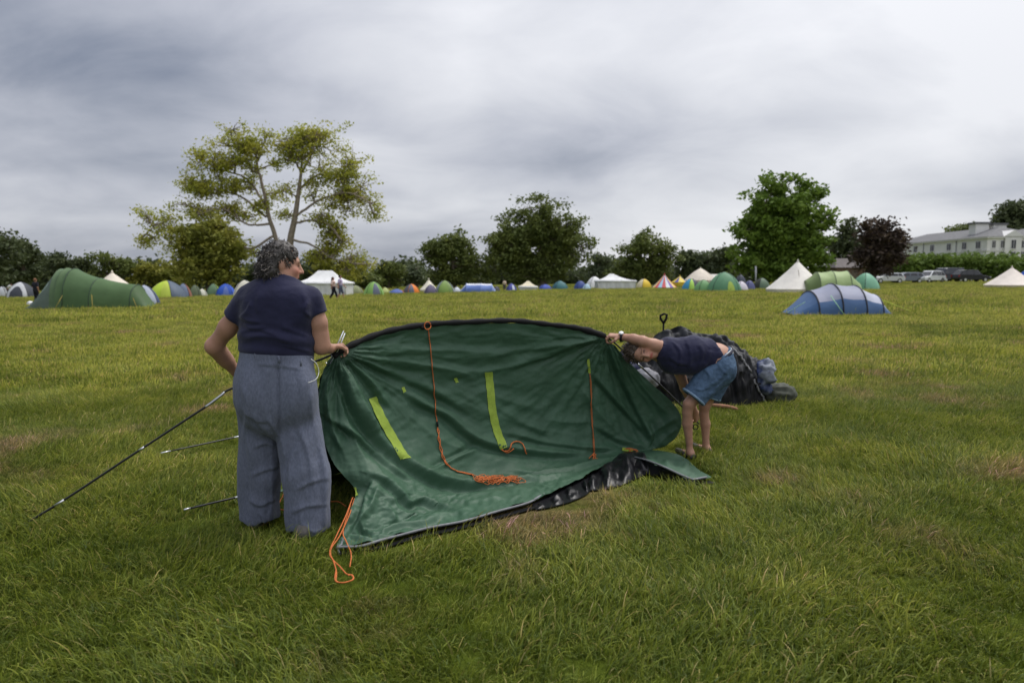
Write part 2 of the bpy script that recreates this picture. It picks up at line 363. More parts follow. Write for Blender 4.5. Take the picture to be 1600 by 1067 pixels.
# back panel falling away behind the pole
bcols = [[(512,563,4.10),(492,620,4.24),(470,690,4.38),(448,750,4.46),(434,778,4.50)],
 [(545,541,4.17),(540,610,4.40),(530,680,4.62),(520,725,4.78),(512,752,4.86)],
 [(680,509,4.57),(685,570,4.86),(690,630,5.10),(694,676,5.30),(696,700,5.45)],
 [(770,505,4.84),(778,560,5.14),(786,615,5.40),(792,655,5.62),(796,684,5.82)],
 [(850,508,5.07),(858,560,5.40),(868,612,5.64),(876,650,5.86),(882,676,6.02)],
 [(945,527,5.37),(958,572,5.56),(972,612,5.70),(984,646,5.86),(992,668,6.00)]]
Bp = catmull_grid(bcols, 90, 60)
B = np.array([[at(*Bp[i, j]) for j in range(60)] for i in range(90)])
fb = np.stack([Bp[..., 0].ravel() / 50, Bp[..., 1].ravel() / 60, np.full(Bp[..., 0].size, 5.0)], -1)
B = B + normals(B) * (0.03 * fnoise(fb, 1, 3, 1.0).reshape(90, 60) * np.minimum(np.arange(60) / 6, 1)[None, :])[..., None]
B[..., 2] = np.maximum(B[..., 2], gz(B[..., 0], B[..., 1]) + 0.01)
mesh('back_panel', B, grid_faces(90, 60), M_green, tent); footprint(B)
# corner flap, black groundsheet under it
fc = [[(978,712,5.42),(982,711,5.44),(988,708,5.5),(1000,704,5.56)],[(1005,717,5.02),(1012,713,5.2),(1022,709,5.44),(1032,706,5.5)],
      [(1035,728,4.74),(1045,722,4.92),(1055,717,5.24),(1064,713,5.32)],[(1070,744,4.62),(1080,737,4.74),(1086,734,4.88),(1090,732,4.92)],[(1109,757,4.68),(1110,756.6,4.69),(1111,756.5,4.70),(1112,757,4.70)]]
Fp = catmull_grid(fc, 60, 24); FL = np.array([[at(*Fp[i, j]) for j in range(24)] for i in range(60)])
ff = np.stack([Fp[..., 0].ravel() / 25, Fp[..., 1].ravel() / 20, np.full(Fp[..., 0].size, 2.0)], -1)
FL[..., 2] += 0.022 * (fnoise(ff, 1.3, 3, 4.0) - .3).reshape(60, 24)
FL[..., 2] = np.maximum(FL[..., 2], gz(FL[..., 0], FL[..., 1]) + 0.03)
mesh('corner_flap', FL, grid_faces(60, 24), M_green, tent); footprint(FL)
def bunch(name, top, bot, seed, amp=0.024, n=70, k=22):
    """crumpled groundsheet between an upper and a lower line (pixels and depth)"""
    T = spline(np.array(top, float), n); Bm = spline(np.array(bot, float), n); G = np.zeros((n, k, 3))
    for i in range(n):
        a, b = at(*T[i]), at(*Bm[i])
        for j in range(k):
            s = j / (k - 1); p = a * (1 - s) + b * s; p[2] += 0.05 * math.sin(math.pi * s) * (0.5 + 0.5 * math.sin(i * 0.35)); p[1] -= 0.03 * math.sin(math.pi * s)
            G[i, j] = p
    d = 1.3 - 2.6 * np.abs(fnoise(G.reshape(-1, 3) * np.array([1, .55, .8]), 6.0, 3, seed)); e = np.sin(np.linspace(0, math.pi, k)) ** .5
    nn_ = normals(G).mean((0, 1)); G += nn_ / np.linalg.norm(nn_) * (amp * d.reshape(n, k) * e[None, :])[..., None]
    G[..., 2] = np.maximum(G[..., 2], gz(G[..., 0], G[..., 1]) + 0.012)
    footprint(G); return mesh(name, G, grid_faces(n, k), M_gsheet, tent)
bunch('groundsheet', [(832,800,4.22),(858,786,4.42),(880,768,4.58),(905,757,4.80),(918,764,4.80)], [(838,806,4.10),(865,798,4.16),(892,789,4.26),(915,778,4.4),(922,774,4.5)], 2.0)
bunch('groundsheet', [(916,756,4.86),(932,738,5.04),(952,722,5.22),(976,706,5.42),(1000,708,5.46),(1018,724,5.28)], [(922,772,4.5),(940,772,4.52),(962,764,4.58),(984,752,4.7),(1000,746,4.82),(1012,742,4.9)], 7.0, 0.034)
bunch('groundsheet', [(990,714,5.2),(1020,724,4.90),(1050,736,4.70),(1080,749,4.62),(1110,758,4.68)], [(994,748,4.94),(1026,752,4.86),(1056,757,4.78),(1084,762,4.70),(1118,766,4.64)], 13.0, 0.02)
bunch('groundsheet', [(528,876,3.48),(600,866,3.55),(650,851,3.68),(730,833,3.85),(835,800,4.18)], [(534,881,3.45),(601,869,3.53),(651,854,3.65),(731,836,3.82),(838,803,4.15)], 17.0, 0.004)
hemP = [(527,877,3.47),(572,871,3.50),(644,852,3.68),(730,832,3.86),(820,803,4.16),(850,788,4.36)]
hp = np.array([at(*p) for p in spline(np.array(hemP), 80)]); hp[:, 2] = gz(hp[:, 0], hp[:, 1]) + 0.034 + 0.002 * np.sin(np.arange(80) * .37)
mesh('hem_tape', *tube(hp, 0.0085, 5), M_hem, tent)
hp = np.array([at(*p) for p in spline(np.array([(978,713,5.41),(1005,718,5.01),(1035,729,4.73),(1070,745,4.61),(1104,758,4.67)]), 50)]); hp[:, 2] = np.maximum(hp[:, 2], gz(hp[:, 0], hp[:, 1]) + 0.035) + .004
mesh('hem_tape', *tube(hp, 0.008, 5), M_hem, tent)
hp = np.array([on_sheet(526 + 10 * s, 876 - 35 * s, -.002) for s in np.linspace(0, 1, 14)])
mesh('hem_tape', *tube(np.vstack([at(540, 893, 3.42), hp]), 0.007, 5), M_hem, tent)
# pole sleeve with fabric bunched along it
top = np.array([at(*p) for p in spline(np.array([(520,557,4.11),(545,541,4.17),(600,519,4.33),(665,507,4.53),(730,503,4.71),(800,501,4.93),(860,507,5.10),(905,513,5.23),(945,525,5.37)]), 90)])
rad = 0.019 + 0.003 * np.sin(np.arange(90) * 1.1) + 0.008 * np.exp(-((np.arange(90) - 83) / 5.0) ** 2)
sl = mesh('pole_sleeve', *tube(top, rad, 10), M_black, tent)
def strip(name, P, wpx, mat, off=0.004, n=26, cutend=0.0):
    C = spline(np.array(P, float), n); V = []
    for i in range(n):
        d = C[min(i + 1, n - 1)] - C[max(i - 1, 0)]; d /= np.linalg.norm(d); q = np.array([-d[1], d[0]])
        for s in (-.5, -.17, .17, .5): V.append(on_sheet(*(C[i] + q * s * wpx * (1 + .05 * math.sin(i * 1.7)) + d * cutend * (s + .5) * (i / (n - 1)) ** 6), off))
    return mesh(name, np.array(V), grid_faces(n, 4), mat, tent)
strip('lime_strip', [(582,621),(592,645),(604,668),(618,692),(630,712),(638,720)], 13, M_lime, cutend=-12)
strip('lime_strip', [(763,581),(766,610),(769,640),(776,672),(787,700)], 12, M_lime)
strip('lime_tab', [(629,605),(632,613)], 5, M_lime, n=5); strip('lime_tab', [(711,590),(714,598)], 5, M_lime, n=5)
strip('lime_tab', [(919,561),(921,583)], 4, M_lime, n=8); strip('lime_tab', [(552,762),(555,775)], 9, M_lime, n=6)
strip('lime_tab', [(972,703),(988,706)], 5, M_lime, .012, n=6)
def sheet_rope(P, n=60, r=0.0035, off=0.007, wob=0.0):
    C = spline(np.array(P, float), n)
    V = np.array([on_sheet(c[0] + wob * math.sin(i * 1.3), c[1], off) for i, c in enumerate(C)])
    return mesh('guy_rope', *tube(V, r, 5), M_rope, tent)
sheet_rope([(668,512),(672,545),(676,590),(680,640),(682,663)], 50); sheet_rope([(682,663),(685,690),(692,718),(708,734),(738,742)], 40, wob=.8)
sheet_rope([(683,664),(687,692),(695,720),(712,736),(742,744)], 40, wob=-.8)
for k in range(3):
    x_, pts = 738., [(736, 743)]
    for q in range(26): a_ = q * 2.1 + k * 1.3 + random.uniform(-.9, .9); pts.append((748 + q * 2.4 + random.uniform(5, 17) * math.cos(a_), 750 + random.uniform(2, 8) * math.sin(a_)))
    sheet_rope(pts, 150, .0026, off=0.008 + .003 * k)
sheet_rope([(786,703),(794,702),(799,694),(807,691),(815,695),(822,708)], 30, 0.005, .012); sheet_rope([(783,701),(792,705),(801,700)], 14, .005, .012)
sheet_rope([(921,583),(922,610),(925,650),(926,690),(927,714)], 50, .0026); sheet_rope([(921,585),(923,612),(923,650),(927,690),(928,714)], 50, .0026, off=.011)
for k in range(4): sheet_rope([(926, 708), (927 + 4 * math.sin(k * 2), 713), (926 + 6 * math.cos(k * 1.7), 718)], 10, off=.012)
for k in range(3): sheet_rope([(975 + 4 * k, 704), (985, 702 + 3 * k), (996 + 3 * k, 706), (984 + 3 * k, 709)], 24, off=.016)
# knot and toggle on the sleeve
mesh('guy_rope', *tube(np.array([at(668 + 5 * math.cos(a), 509 + 6 * math.sin(a), 4.53 - .03 * math.sin(a * .5)) for a in np.linspace(0, 6.3, 18)]), .004, 5), M_rope, tent)
mesh('toggle', *tube(np.array([at(658, 511, 4.50), at(663, 513, 4.51)]), .014, 6), M_black, tent)
mesh('toggle', *tube(np.array([on_sheet(681.5, 660, .012), on_sheet(682.5, 667, .012)]), .007, 6), M_black, tent)
def ground_rope(P, lift, r=0.0036, n=80):
    C = spline(np.array(P, float), n); V = np.array([gp(c[0], c[1]) for c in C]); V[:, 2] += np.interp(np.linspace(0, 1, n), np.linspace(0, 1, len(lift)), lift)
    footprint(V, .02); return mesh('guy_rope', *tube(V, r, 5), M_rope, tent)
a0 = at(553, 778, 3.93)
def air_rope(P, r=0.0036, n=80):
    V = np.array([at(*c) for c in spline(np.array(P, float), n)]); V[:, 2] = np.maximum(V[:, 2], gz(V[:, 0], V[:, 1]) + .03); footprint(V, .02); return mesh('guy_rope', *tube(V, r, 5), M_rope, tent)
air_rope([(551,777,3.90),(540,806,3.70),(525,838,3.52),(515,862,3.40),(521,885,3.30),(526,908,3.16),(526,926,3.06),(538,931,3.04),(551,922,3.07),(551,912,3.12),(544,915,3.12)])
air_rope([(554,778,3.90),(545,806,3.70),(530,838,3.52),(517,858,3.42),(520,878,3.32),(532,895,3.22),(541,910,3.14),(549,914,3.12),(553,920,3.08),(545,929,3.05),(533,930,3.04),(524,924,3.07),(525,900,3.18)])
air_rope([(547,790,3.82),(536,830,3.58),(541,846,3.50),(547,862,3.44),(549,885,3.34),(547,908,3.22)], n=50)
ground_rope([(447,781),(438,798),(433,806),(446,809),(455,804)], [.07, .05, .05], n=30); ground_rope([(517,803),(530,801),(541,806)], [.08, .07, .06], n=20)

# the long pole: from the grass at the left, past the standing person, through the sleeve, down to the bent person's hand
pole = thing('tent_pole', 'long black jointed tent pole bending from the grass at left into the tent sleeve', 'tent pole', at(15, 833, 3.86))
pp = np.array([at(*p) for p in spline(np.array([(15,833,3.86),(100,781,3.92),(200,715,4.0),(290,656,4.08),(325,633,4.11),(345,618,4.13),(362,607,4.15),(430,585,4.18),(500,562,4.14),(545,541,4.17),(600,519,4.33),(665,507,4.53),(730,503,4.71),(800,501,4.93),(860,507,5.10),(905,513,5.23),(945,525,5.37),(975,549,5.46),(1020,590,5.60),(1060,629,5.72),(1092,662,5.82)]), 240)])
mesh('rod', *tube(pp, 0.0068, 8), M_pole, pole)
ppx = proj(pp)[0]
for a, b in ((84, 103), (214, 231), (322, 349), (996, 1006)):
    i = np.where((ppx >= a - 2) & (ppx <= b + 2))[0]
    mesh('ferrule', *tube(pp[i[0]:i[-1] + 1], 0.0078, 8), M_steel, pole)
e = at(1087, 667, 5.82)
mesh('end_loop', *tube(np.array([e + .022 * np.array([math.cos(a), 0, math.sin(a)]) for a in np.linspace(0, 6.283, 16)]), .005, 5), M_black, pole)
def loose_pole(p0, p1, lab, over):
    a, b = gp(*p0), gp(*p1); b = a + (b - a) * over; n = 12
    P = a + (b - a) * np.linspace(0, 1, n)[:, None]; P[:, 2] = gz(P[:, 0], P[:, 1]) + .085; footprint(P, .02, .3)
    t = thing('loose_pole', lab, 'tent pole', a, 'loose tent poles in the grass')
    mesh('rod', *tube(P[1:], .0065, 8), M_pole, t); mesh('ferrule', *tube(P[:2] + (P[1] - P[0]) * .0, .0066, 8), M_steel, t)
    if over > 1.2: mesh('ferrule', *tube(P[-4:-2], .0075, 8), M_steel, t)
loose_pole((252,724), (368,698), 'thin tent pole lying in the grass farther behind the standing person', 1.35)
loose_pole((288,818), (372,797), 'thin tent pole with silver tip lying in the grass by the trouser hem', 1.3)
# ------------------------------------------------------------------ people
def unit(v): v = np.asarray(v, float); return v / (np.linalg.norm(v) + 1e-12)
class Field:
    def __init__(s, lo, hi, h):
        s.lo = np.array(lo, float); s.h = h; s.n = np.maximum(((np.array(hi) - s.lo) / h).astype(int) + 2, 3)
        s.ax = [(s.lo[i] + h * np.arange(s.n[i])).astype(np.float32) for i in range(3)]; s.F = np.full(tuple(s.n), 1.0, np.float32)
    def apply(s, fn, lo, hi, k, cut=None, sub=False):
        sl = []; g = []
        for i in range(3):
            a = max(int((lo[i] - s.lo[i]) / s.h) - 1, 0); b = min(int((hi[i] - s.lo[i]) / s.h) + 3, s.n[i])
            if b <= a: return
            sl.append(slice(a, b)); g.append(s.ax[i][a:b])
        X, Y, Z = np.meshgrid(*g, indexing='ij'); d = fn(X, Y, Z)
        for c, n in (cut or []):
            n = unit(n); d = np.maximum(d, (X - c[0]) * n[0] + (Y - c[1]) * n[1] + (Z - c[2]) * n[2])
        A = s.F[tuple(sl)]
        if sub: s.F[tuple(sl)] = np.maximum(A, -d); return
        h = np.maximum(k - np.abs(A - d), 0) / k; s.F[tuple(sl)] = np.minimum(A, d) - h * h * k * 0.25
    def cone(s, a, b, ra, rb, k=0.02, flat=None, cut=None):
        a = np.asarray(a, float); b = np.asarray(b, float)
        def fn(X, Y, Z):
            x, y, z = X - a[0], Y - a[1], Z - a[2]; d = b - a
            if flat is not None:
                n = unit(flat[0]); q = (x * n[0] + y * n[1] + z * n[2]) * (1 / flat[1] - 1); x, y, z = x + q * n[0], y + q * n[1], z + q * n[2]
                d = d + n * (d @ n) * (1 / flat[1] - 1)
            t = np.clip((x * d[0] + y * d[1] + z * d[2]) / (d @ d + 1e-9), 0, 1)
            return np.sqrt((x - t * d[0]) ** 2 + (y - t * d[1]) ** 2 + (z - t * d[2]) ** 2) - (ra + (rb - ra) * t)
        m = max(ra, rb) + k + 2 * s.h; s.apply(fn, np.minimum(a, b) - m, np.maximum(a, b) + m, k, cut)
    def chain(s, pts, rs, k=0.02, flat=None):
        for i in range(len(pts) - 1): s.cone(pts[i], pts[i + 1], rs[i], rs[i + 1], k, flat)
    def ell(s, c, r, M=None, k=0.03, cut=None, sub=False):
        c = np.asarray(c, float); r = np.asarray(r, float); M = np.eye(3) if M is None else np.asarray(M)   # rows of M: local axes
        def fn(X, Y, Z):
            x, y, z = X - c[0], Y - c[1], Z - c[2]; L = [(M[i][0] * x + M[i][1] * y + M[i][2] * z) for i in range(3)]
            k0 = np.sqrt(sum((L[i] / r[i]) ** 2 for i in range(3))); k1 = np.sqrt(sum((L[i] / r[i] ** 2) ** 2 for i in range(3)))
            return k0 * (k0 - 1) / (k1 + 1e-6)
        m = r.max() + k + 2 * s.h; s.apply(fn, c - m, c + m, k, cut, sub)
    def cutall(s, c, n):
        n = unit(n); X, Y, Z = np.meshgrid(*s.ax, indexing='ij'); s.F = np.maximum(s.F, (X - c[0]) * n[0] + (Y - c[1]) * n[1] + (Z - c[2]) * n[2])
    def surface(s):
        F = s.F; S = F < 0; n = np.array(F.shape) - 1; cnt = np.zeros(tuple(n), np.float32); acc = np.zeros(tuple(n) + (3,), np.float32); quads = []
        cross_ = []
        for ax in range(3):
            a = np.take(F, range(0, n[ax]), ax); b = np.take(F, range(1, n[ax] + 1), ax); cr = (a < 0) != (b < 0)
            t = np.where(cr, a / np.where(cr, a - b, 1), 0).astype(np.float32); cross_.append((cr, a < 0)); o1, o2 = [i for i in range(3) if i != ax]
            for i in (0, 1):
                for j in (0, 1):
                    sl = [slice(None)] * 3; sl[o1] = slice(i, i + n[o1]); sl[o2] = slice(j, j + n[o2]); c = cr[tuple(sl)]
                    cnt += c; acc[..., ax] += np.where(c, t[tuple(sl)], 0); acc[..., o1] += i * c; acc[..., o2] += j * c
        m = cnt > 0; idx = np.full(tuple(n), -1); idx[m] = np.arange(m.sum()); I = np.argwhere(m)
        V = s.lo + s.h * (I + acc[m] / cnt[m][:, None])
        for ax in range(3):
            cr, neg = cross_[ax]; o1, o2 = [(1, 2), (2, 0), (0, 1)][ax]; E = np.argwhere(cr); E = E[(E[:, o1] > 0) & (E[:, o2] > 0) & (E[:, o1] < n[o1]) & (E[:, o2] < n[o2])]
            def cell(d1, d2): Q = E.copy(); Q[:, o1] -= d1; Q[:, o2] -= d2; return idx[Q[:, 0], Q[:, 1], Q[:, 2]]
            q = np.stack([cell(1, 1), cell(0, 1), cell(0, 0), cell(1, 0)], 1); ng = neg[E[:, 0], E[:, 1], E[:, 2]]; q[~ng] = q[~ng][:, ::-1]; quads.append(q)
        Q = np.concatenate(quads); Q = Q[(Q >= 0).all(1)]
        for _ in range(2):
            A = np.zeros_like(V); c = np.zeros(len(V))
            for i in range(4): np.add.at(A, Q[:, i], V[Q[:, (i + 1) % 4]] + V[Q[:, (i + 3) % 4]]); np.add.at(c, Q[:, i], 2)
            V = V * 0.6 + 0.4 * A / np.maximum(c, 1)[:, None]
        return V, Q
def vnormals(V, Q):
    n = np.cross(V[Q[:, 2]] - V[Q[:, 0]], V[Q[:, 3]] - V[Q[:, 1]]); Nn = np.zeros_like(V)
    for i in range(4): np.add.at(Nn, Q[:, i], n)
    return Nn / (np.linalg.norm(Nn, axis=1)[:, None] + 1e-12)
def vcolor(o, C):
    a = o.data.color_attributes.new('tint', 'FLOAT_COLOR', 'POINT'); a.data.foreach_set('color', np.hstack([C, np.ones((len(C), 1))]).astype(np.float32).ravel())
M_skin = material('skin', (.5, .3, .22), 0.5, 0.10, 14, 0.001, 90, 0.35, vcol='tint')
SKIN = np.array(srgb(200, 152, 128)) * 0.70
def frame(fwd, up):
    f = unit(fwd); u = unit(np.asarray(up, float) - f * np.dot(up, f)); r = np.cross(f, u); return r, f, u
def add_head(F, c, fwd, up, k=1.0):
    r, f, u = frame(fwd, up); P = lambda x, y, z: np.asarray(c) + k * (x * r + y * f + z * u); M = np.array([r, f, u])
    F.ell(P(0, -.008, .035), k * np.array([.074, .092, .088]), M, .02); F.ell(P(0, .028, -.035), k * np.array([.060, .066, .078]), M, .03)
    F.cone(P(0, .055, -.092), P(0, .066, -.096), k * .026, k * .022, .03); F.cone(P(-.045, .0, -.06), P(.045, .0, -.06), k * .03, k * .03, .03)
    F.cone(P(0, .090, .008), P(0, .112, -.030), k * .009, k * .0125, .012); F.cone(P(-.013, .098, -.034), P(.013, .098, -.034), k * .009, k * .009, .01)
    F.cone(P(-.036, .074, .020), P(.036, .074, .020), k * .015, k * .015, .015); F.cone(P(-.018, .090, -.060), P(.018, .090, -.060), k * .008, k * .008, .010)
    for s in (-1, 1):
        F.ell(P(s * .030, .098, .000), k * np.array([.014, .013, .009]), M, .01, sub=True); F.ell(P(s * .040, .062, -.030), k * np.array([.024, .024, .024]), M, .02)
        F.ell(P(s * .077, -.012, -.006), k * np.array([.010, .020, .032]), M, .008)
    F.cone(P(0, -.02, -.06), P(0, -.045, -.15), k * .052, k * .056, .03)
    return P, M
def face_tint(V, C, P, M, c, k=1.0, cheeks=.5):
    L = ((V - np.asarray(c)) @ M.T) / k; x, y, z = L.T; near = (np.abs(L) < .14).all(1)
    def paint(mask, col, a): C[mask & near] = C[mask & near] * (1 - a) + np.array(col) * a
    paint((np.abs(z + .060) < .010) & (np.abs(x) < .024) & (y > .07), srgb(165, 85, 80), .75)
    paint((np.abs(z - .022) < .006) & (np.abs(np.abs(x) - .030) < .019) & (y > .05), srgb(95, 70, 55), .7)
    paint((np.abs(z) < .007) & (np.abs(np.abs(x) - .030) < .013) & (y > .05), srgb(50, 38, 34), .8)
    g = np.exp(-((np.abs(x) - .045) ** 2 + (z + .03) ** 2) / .0006) * (y > 0) * near * cheeks
    C[:] = C * (1 - g[:, None] * .5) + np.array(srgb(200, 115, 100)) * g[:, None] * .5
def add_hand(F, wr, d, n, thumb, curl=(50, 60, 45), k=1.0, kk=.004):
    """palm from the wrist along d, palm facing n, fingers curling towards n, thumb on the side given"""
    d = unit(d); n = unit(np.asarray(n) - d * np.dot(n, d)); l = unit(thumb - d * np.dot(thumb, d)); l = unit(l - n * np.dot(l, n)); wr = np.asarray(wr, float)
    kn = wr + d * .088 * k
    for o in (-.028, -.010, .010, .028): F.cone(wr + l * o * .6 * k, kn + l * o * k, .019 * k, .0135 * k, .012)
    for o, ln in ((.030, .95), (.010, 1.06), (-.010, 1.0), (-.029, .80)):
        p = kn + l * o * k; a = 0.0; pts = [p]
        for seg, c in zip((.042, .027, .020), curl):
            a += R(c); p = p + (d * math.cos(a) + n * math.sin(a)) * seg * ln * k; pts.append(p)
        F.chain(pts, [.0105 * k, .0095 * k, .0088 * k, .0075 * k], kk)
    b = wr + d * .022 * k + l * .026 * k; p1 = b + unit(l * .75 + d * .5 + n * .45) * .038 * k; p2 = p1 + unit(d * .75 + n * .62 + l * .0) * .032 * k; p3 = p2 + unit(d * .55 + n * .7 - l * .5) * .024 * k
    F.chain([b, p1, p2, p3], [.016 * k, .0125 * k, .0105 * k, .0085 * k], .008)
def cloth(F, name, m, parent, wr=0.0, scale=(6, 6, 6), seed=0., extra=None, fade=None, soft=False):
    V, Q = F.surface(); n = vnormals(V, Q)
    if wr:
        d = fnoise(V * np.array(scale), 1.0, 4, seed); V = V + n * (wr * (d if soft else 1 - 2 * np.abs(d)) * (1 if fade is None else fade(V)))[:, None]
    if extra is not None: V = V + n * extra(V)[:, None]
    return mesh(name, V, Q, m, parent)

def fold_fn(folds):
    """creases along pixel lines on the side of the cloth that faces the camera"""
    def fn(V):
        px, py = proj(V); out = np.zeros(len(V))
        for P, amp, wd in folds:
            d, sdst, t = pline_dist(px, py, P); env = np.clip(np.minimum(t, 1 - t) * 5, 0, 1); q = sdst / wd
            out += amp * env * (.6 * np.exp(-d / (.6 * wd)) - .6 * np.tanh(q * 2.2) * np.exp(-.7 * q * q))
        return out
    return fn
# ---- the standing person, seen from behind
Yw = 3.85; W = lambda px, py, dy=0.0: at(px, py, Yw + dy); u_ = Yw / FPX
standing = thing('person', 'person with curly grey hair, navy T-shirt and blue-grey linen trousers holding the tent, back turned', 'person', (W(440, 845)[0], Yw, gz(W(440, 845)[0], Yw)))
M_navy = material('navy_cotton', (0.020, 0.021, 0.050), 0.85, 0.15, 9, 0.0015, 60, 0.15, sheen=0.15)
M_linen = material('blue_grey_linen', (0.128, 0.143, 0.195), 0.9, 0.20, 110, 0.0008, 260, 0.1, stretch=(1, 1, .45), sheen=0.1)
M_shoe = material('grey_shoe', (0.10, 0.095, 0.09), 0.8, 0.3, 30, 0.002, 100)
lo, hi = W(300, 860) - np.array([.1, .35, .05]), W(560, 365) + np.array([.15, .5, .08])
F = Field(lo, hi, .0062)
hc, hf = W(441, 413, .02), np.array([.90, .40, -.14])
P1, M1 = add_head(F, hc, hf, (.06, .05, 1), 1.0)
F.cone(W(445, 448), W(444, 425, .01), .062, .052, .03)
for a, b, ra, rb in ((W(398, 468), W(480, 467), .06, .06), (W(432, 480), W(434, 540), .13, .15), (W(433, 540), W(432, 610), .15, .15)): F.cone(a, b, ra, rb, .05, ((0, 1, 0), .75))
F.chain([W(404, 620, .02), W(405, 735, .05), W(406, 836, .09)], [.095, .06, .042], .03); F.chain([W(462, 620), W(476, 735, -.05), W(480, 848, -.09)], [.095, .06, .042], .03)
# left arm, elbow out, hand in front of the hip on the pole
shl, ell_, wrl = W(384, 472), W(335, 541, .07), W(373, 586, .27)
F.chain([shl, ell_, wrl], [.050, .047, .030], .02); F.ell(W(356, 512, .04), (.050, .050, .056), None, .03); F.cone(ell_, W(352, 562, .17), .042, .040, .03)
add_hand(F, wrl, W(384, 590, .33) - wrl, (.3, .5, -.6), np.array([.2, .4, .8]), (55, 65, 50))
# right arm down to the sleeve end
shr, elr, wrr = W(490, 470), W(502, 541, .03), W(515, 545, .20)
F.chain([shr, W(497, 505, .01), elr], [.046, .050, .046], .02); F.cone(elr, wrr, .047, .031, .02); F.ell(W(499, 528, .03), (.046, .05, .07), None, .03)
add_hand(F, wrr, W(527, 542, .27) - wrr, (.45, .2, -.75), np.array([.0, .5, .9]), (50, 62, 50), 1.0)
V, Q = F.surface(); C = np.tile(SKIN, (len(V), 1)); face_tint(V, C, P1, M1, hc, 1.0, 1.0)
arm = sstep(.0, .25, (V[:, 2] - W(400, 560)[2])) * (np.abs(V[:, 0] - W(432, 0)[0]) > .2); C *= (1 - .0 * arm)[:, None]
body = mesh('body', V, Q, M_skin, standing); vcolor(body, C)
# T-shirt
F = Field(W(345, 575) - np.array([.02, .3, .02]), W(520, 425) + np.array([.02, .32, .03]), .0075)
fl = ((0, 1, 0), .72)
F.ell(W(432, 486), (.198, .138, .165), None, .05); F.ell(W(434, 532, .01), (.212, .160, .125), None, .05); F.cone(W(432, 480), W(434, 540), .195, .205, .05, fl)
F.cone(W(396, 467), W(484, 466), .062, .060, .06); F.cone(W(441, 458), W(443, 441, .005), .085, .066, .05)
F.ell(W(408, 478, -.07), (.085, .06, .10), None, .05); F.ell(W(462, 478, -.07), (.085, .06, .10), None, .05)
for s, a, b, r1, r2 in ((0, W(388, 469), W(362, 504, .035), .074, .070), (1, W(487, 468), W(498, 500, .01), .064, .056)):
    d = unit(b - a); F.cone(a, b + d * .05, r1, r2, .03, cut=[(W(366, 497, .02) if s == 0 else W(498, 490), d)])
F.cutall(W(434, 553) + np.array([0, 0, -.010]), (-.14, 0, -1)); F.cutall(W(443, 434.5), (.05, .45, 1))
shirt_folds = fold_fn([([(373,496),(390,503),(408,504)],.010,4),([(374,521),(402,515),(438,528)],.011,5),([(380,532),(417,527),(470,541)],.010,5),([(436,511),(456,518),(487,528)],.010,5),([(484,466),(473,484),(486,498)],.009,4),([(378,508),(395,514),(420,512)],.008,4),([(392,470),(384,486),(372,496)],.009,4),([(440,540),(465,546),(490,552)],.008,4),([(405,455),(400,475),(404,495)],.005,6),([(470,455),(476,478),(470,500)],.005,6)])
def roll(V):                                                    # soft horizontal rolls across the back
    px, py = proj(V); a = .006 * np.sin((py - .10 * (px - 430)) / 4.6) * sstep(500, 520, py) * sstep(560, 540, py); b = .006 * np.sin((py + .35 * px) / 7.0) * sstep(380, 400, 400 + (385 - px)) ; return a + shirt_folds(V) * (V[:, 1] < Yw + .02)
shirt = cloth(F, 'tshirt', M_navy, standing, .006, (6, 6, 9), 3., roll, lambda V: sstep(556, 535, proj(V)[1]), True)
# trousers
F = Field(W(350, 850) - np.array([.03, .35, .03]), W(530, 540) + np.array([.03, .35, .03]), .0075)
F.cone(W(433, 540), W(431, 625), .203, .222, .05, ((0, 1, 0), .74)); F.ell(W(401, 612, -.07), (.112, .108, .19), None, .06); F.ell(W(464, 614, -.07), (.112, .108, .19), None, .06)
F.chain([W(405, 630, .01), W(406, 740, .05), W(406, 840, .09)], [.122, .116, .117], .025, ((0, 1, 0), .84)); F.chain([W(461, 630), W(477, 740, -.05), W(483, 860, -.09)], [.124, .132, .114], .025, ((0, 1, 0), .84))
F.cutall(W(432, 545, 0), (.14, .0, 1))
hz = gz(W(405, 0)[0], Yw)
X_, Y_, Z_ = np.meshgrid(*F.ax, indexing='ij'); F.F = np.maximum(F.F, (hz + .035 + .012 * np.sin(X_ * 30)) - Z_)
tro_folds = fold_fn([([(392,640),(402,661),(420,678),(436,692)],.014,5),([(396,700),(416,694),(434,700)],.012,5),([(414,650),(430,675),(440,692),(445,735)],.012,5),([(392,746),(414,735),(436,730)],.012,5),([(388,780),(407,790),(434,778)],.012,5),([(462,768),(486,755),(514,747)],.012,5),([(454,804),(478,793),(514,789)],.011,5),
 ([(384,680),(392,735),(389,806)],.012,6),([(461,660),(480,711),(488,775)],.012,6),([(499,690),(506,752),(503,825)],.012,6),([(466,690),(452,720),(450,770)],.010,5),([(376,600),(384,640),(378,690)],.010,6),([(488,600),(484,640),(494,690)],.010,6),([(404,800),(412,815),(408,830)],.010,4),([(400,570),(440,573),(478,580)],.006,4),([(470,820),(490,832),(505,826)],.009,4),([(420,740),(424,780),(418,815)],.010,5),([(470,780),(468,810),(474,838)],.010,5),([(376,640),(396,655),(425,662)],.008,5)])
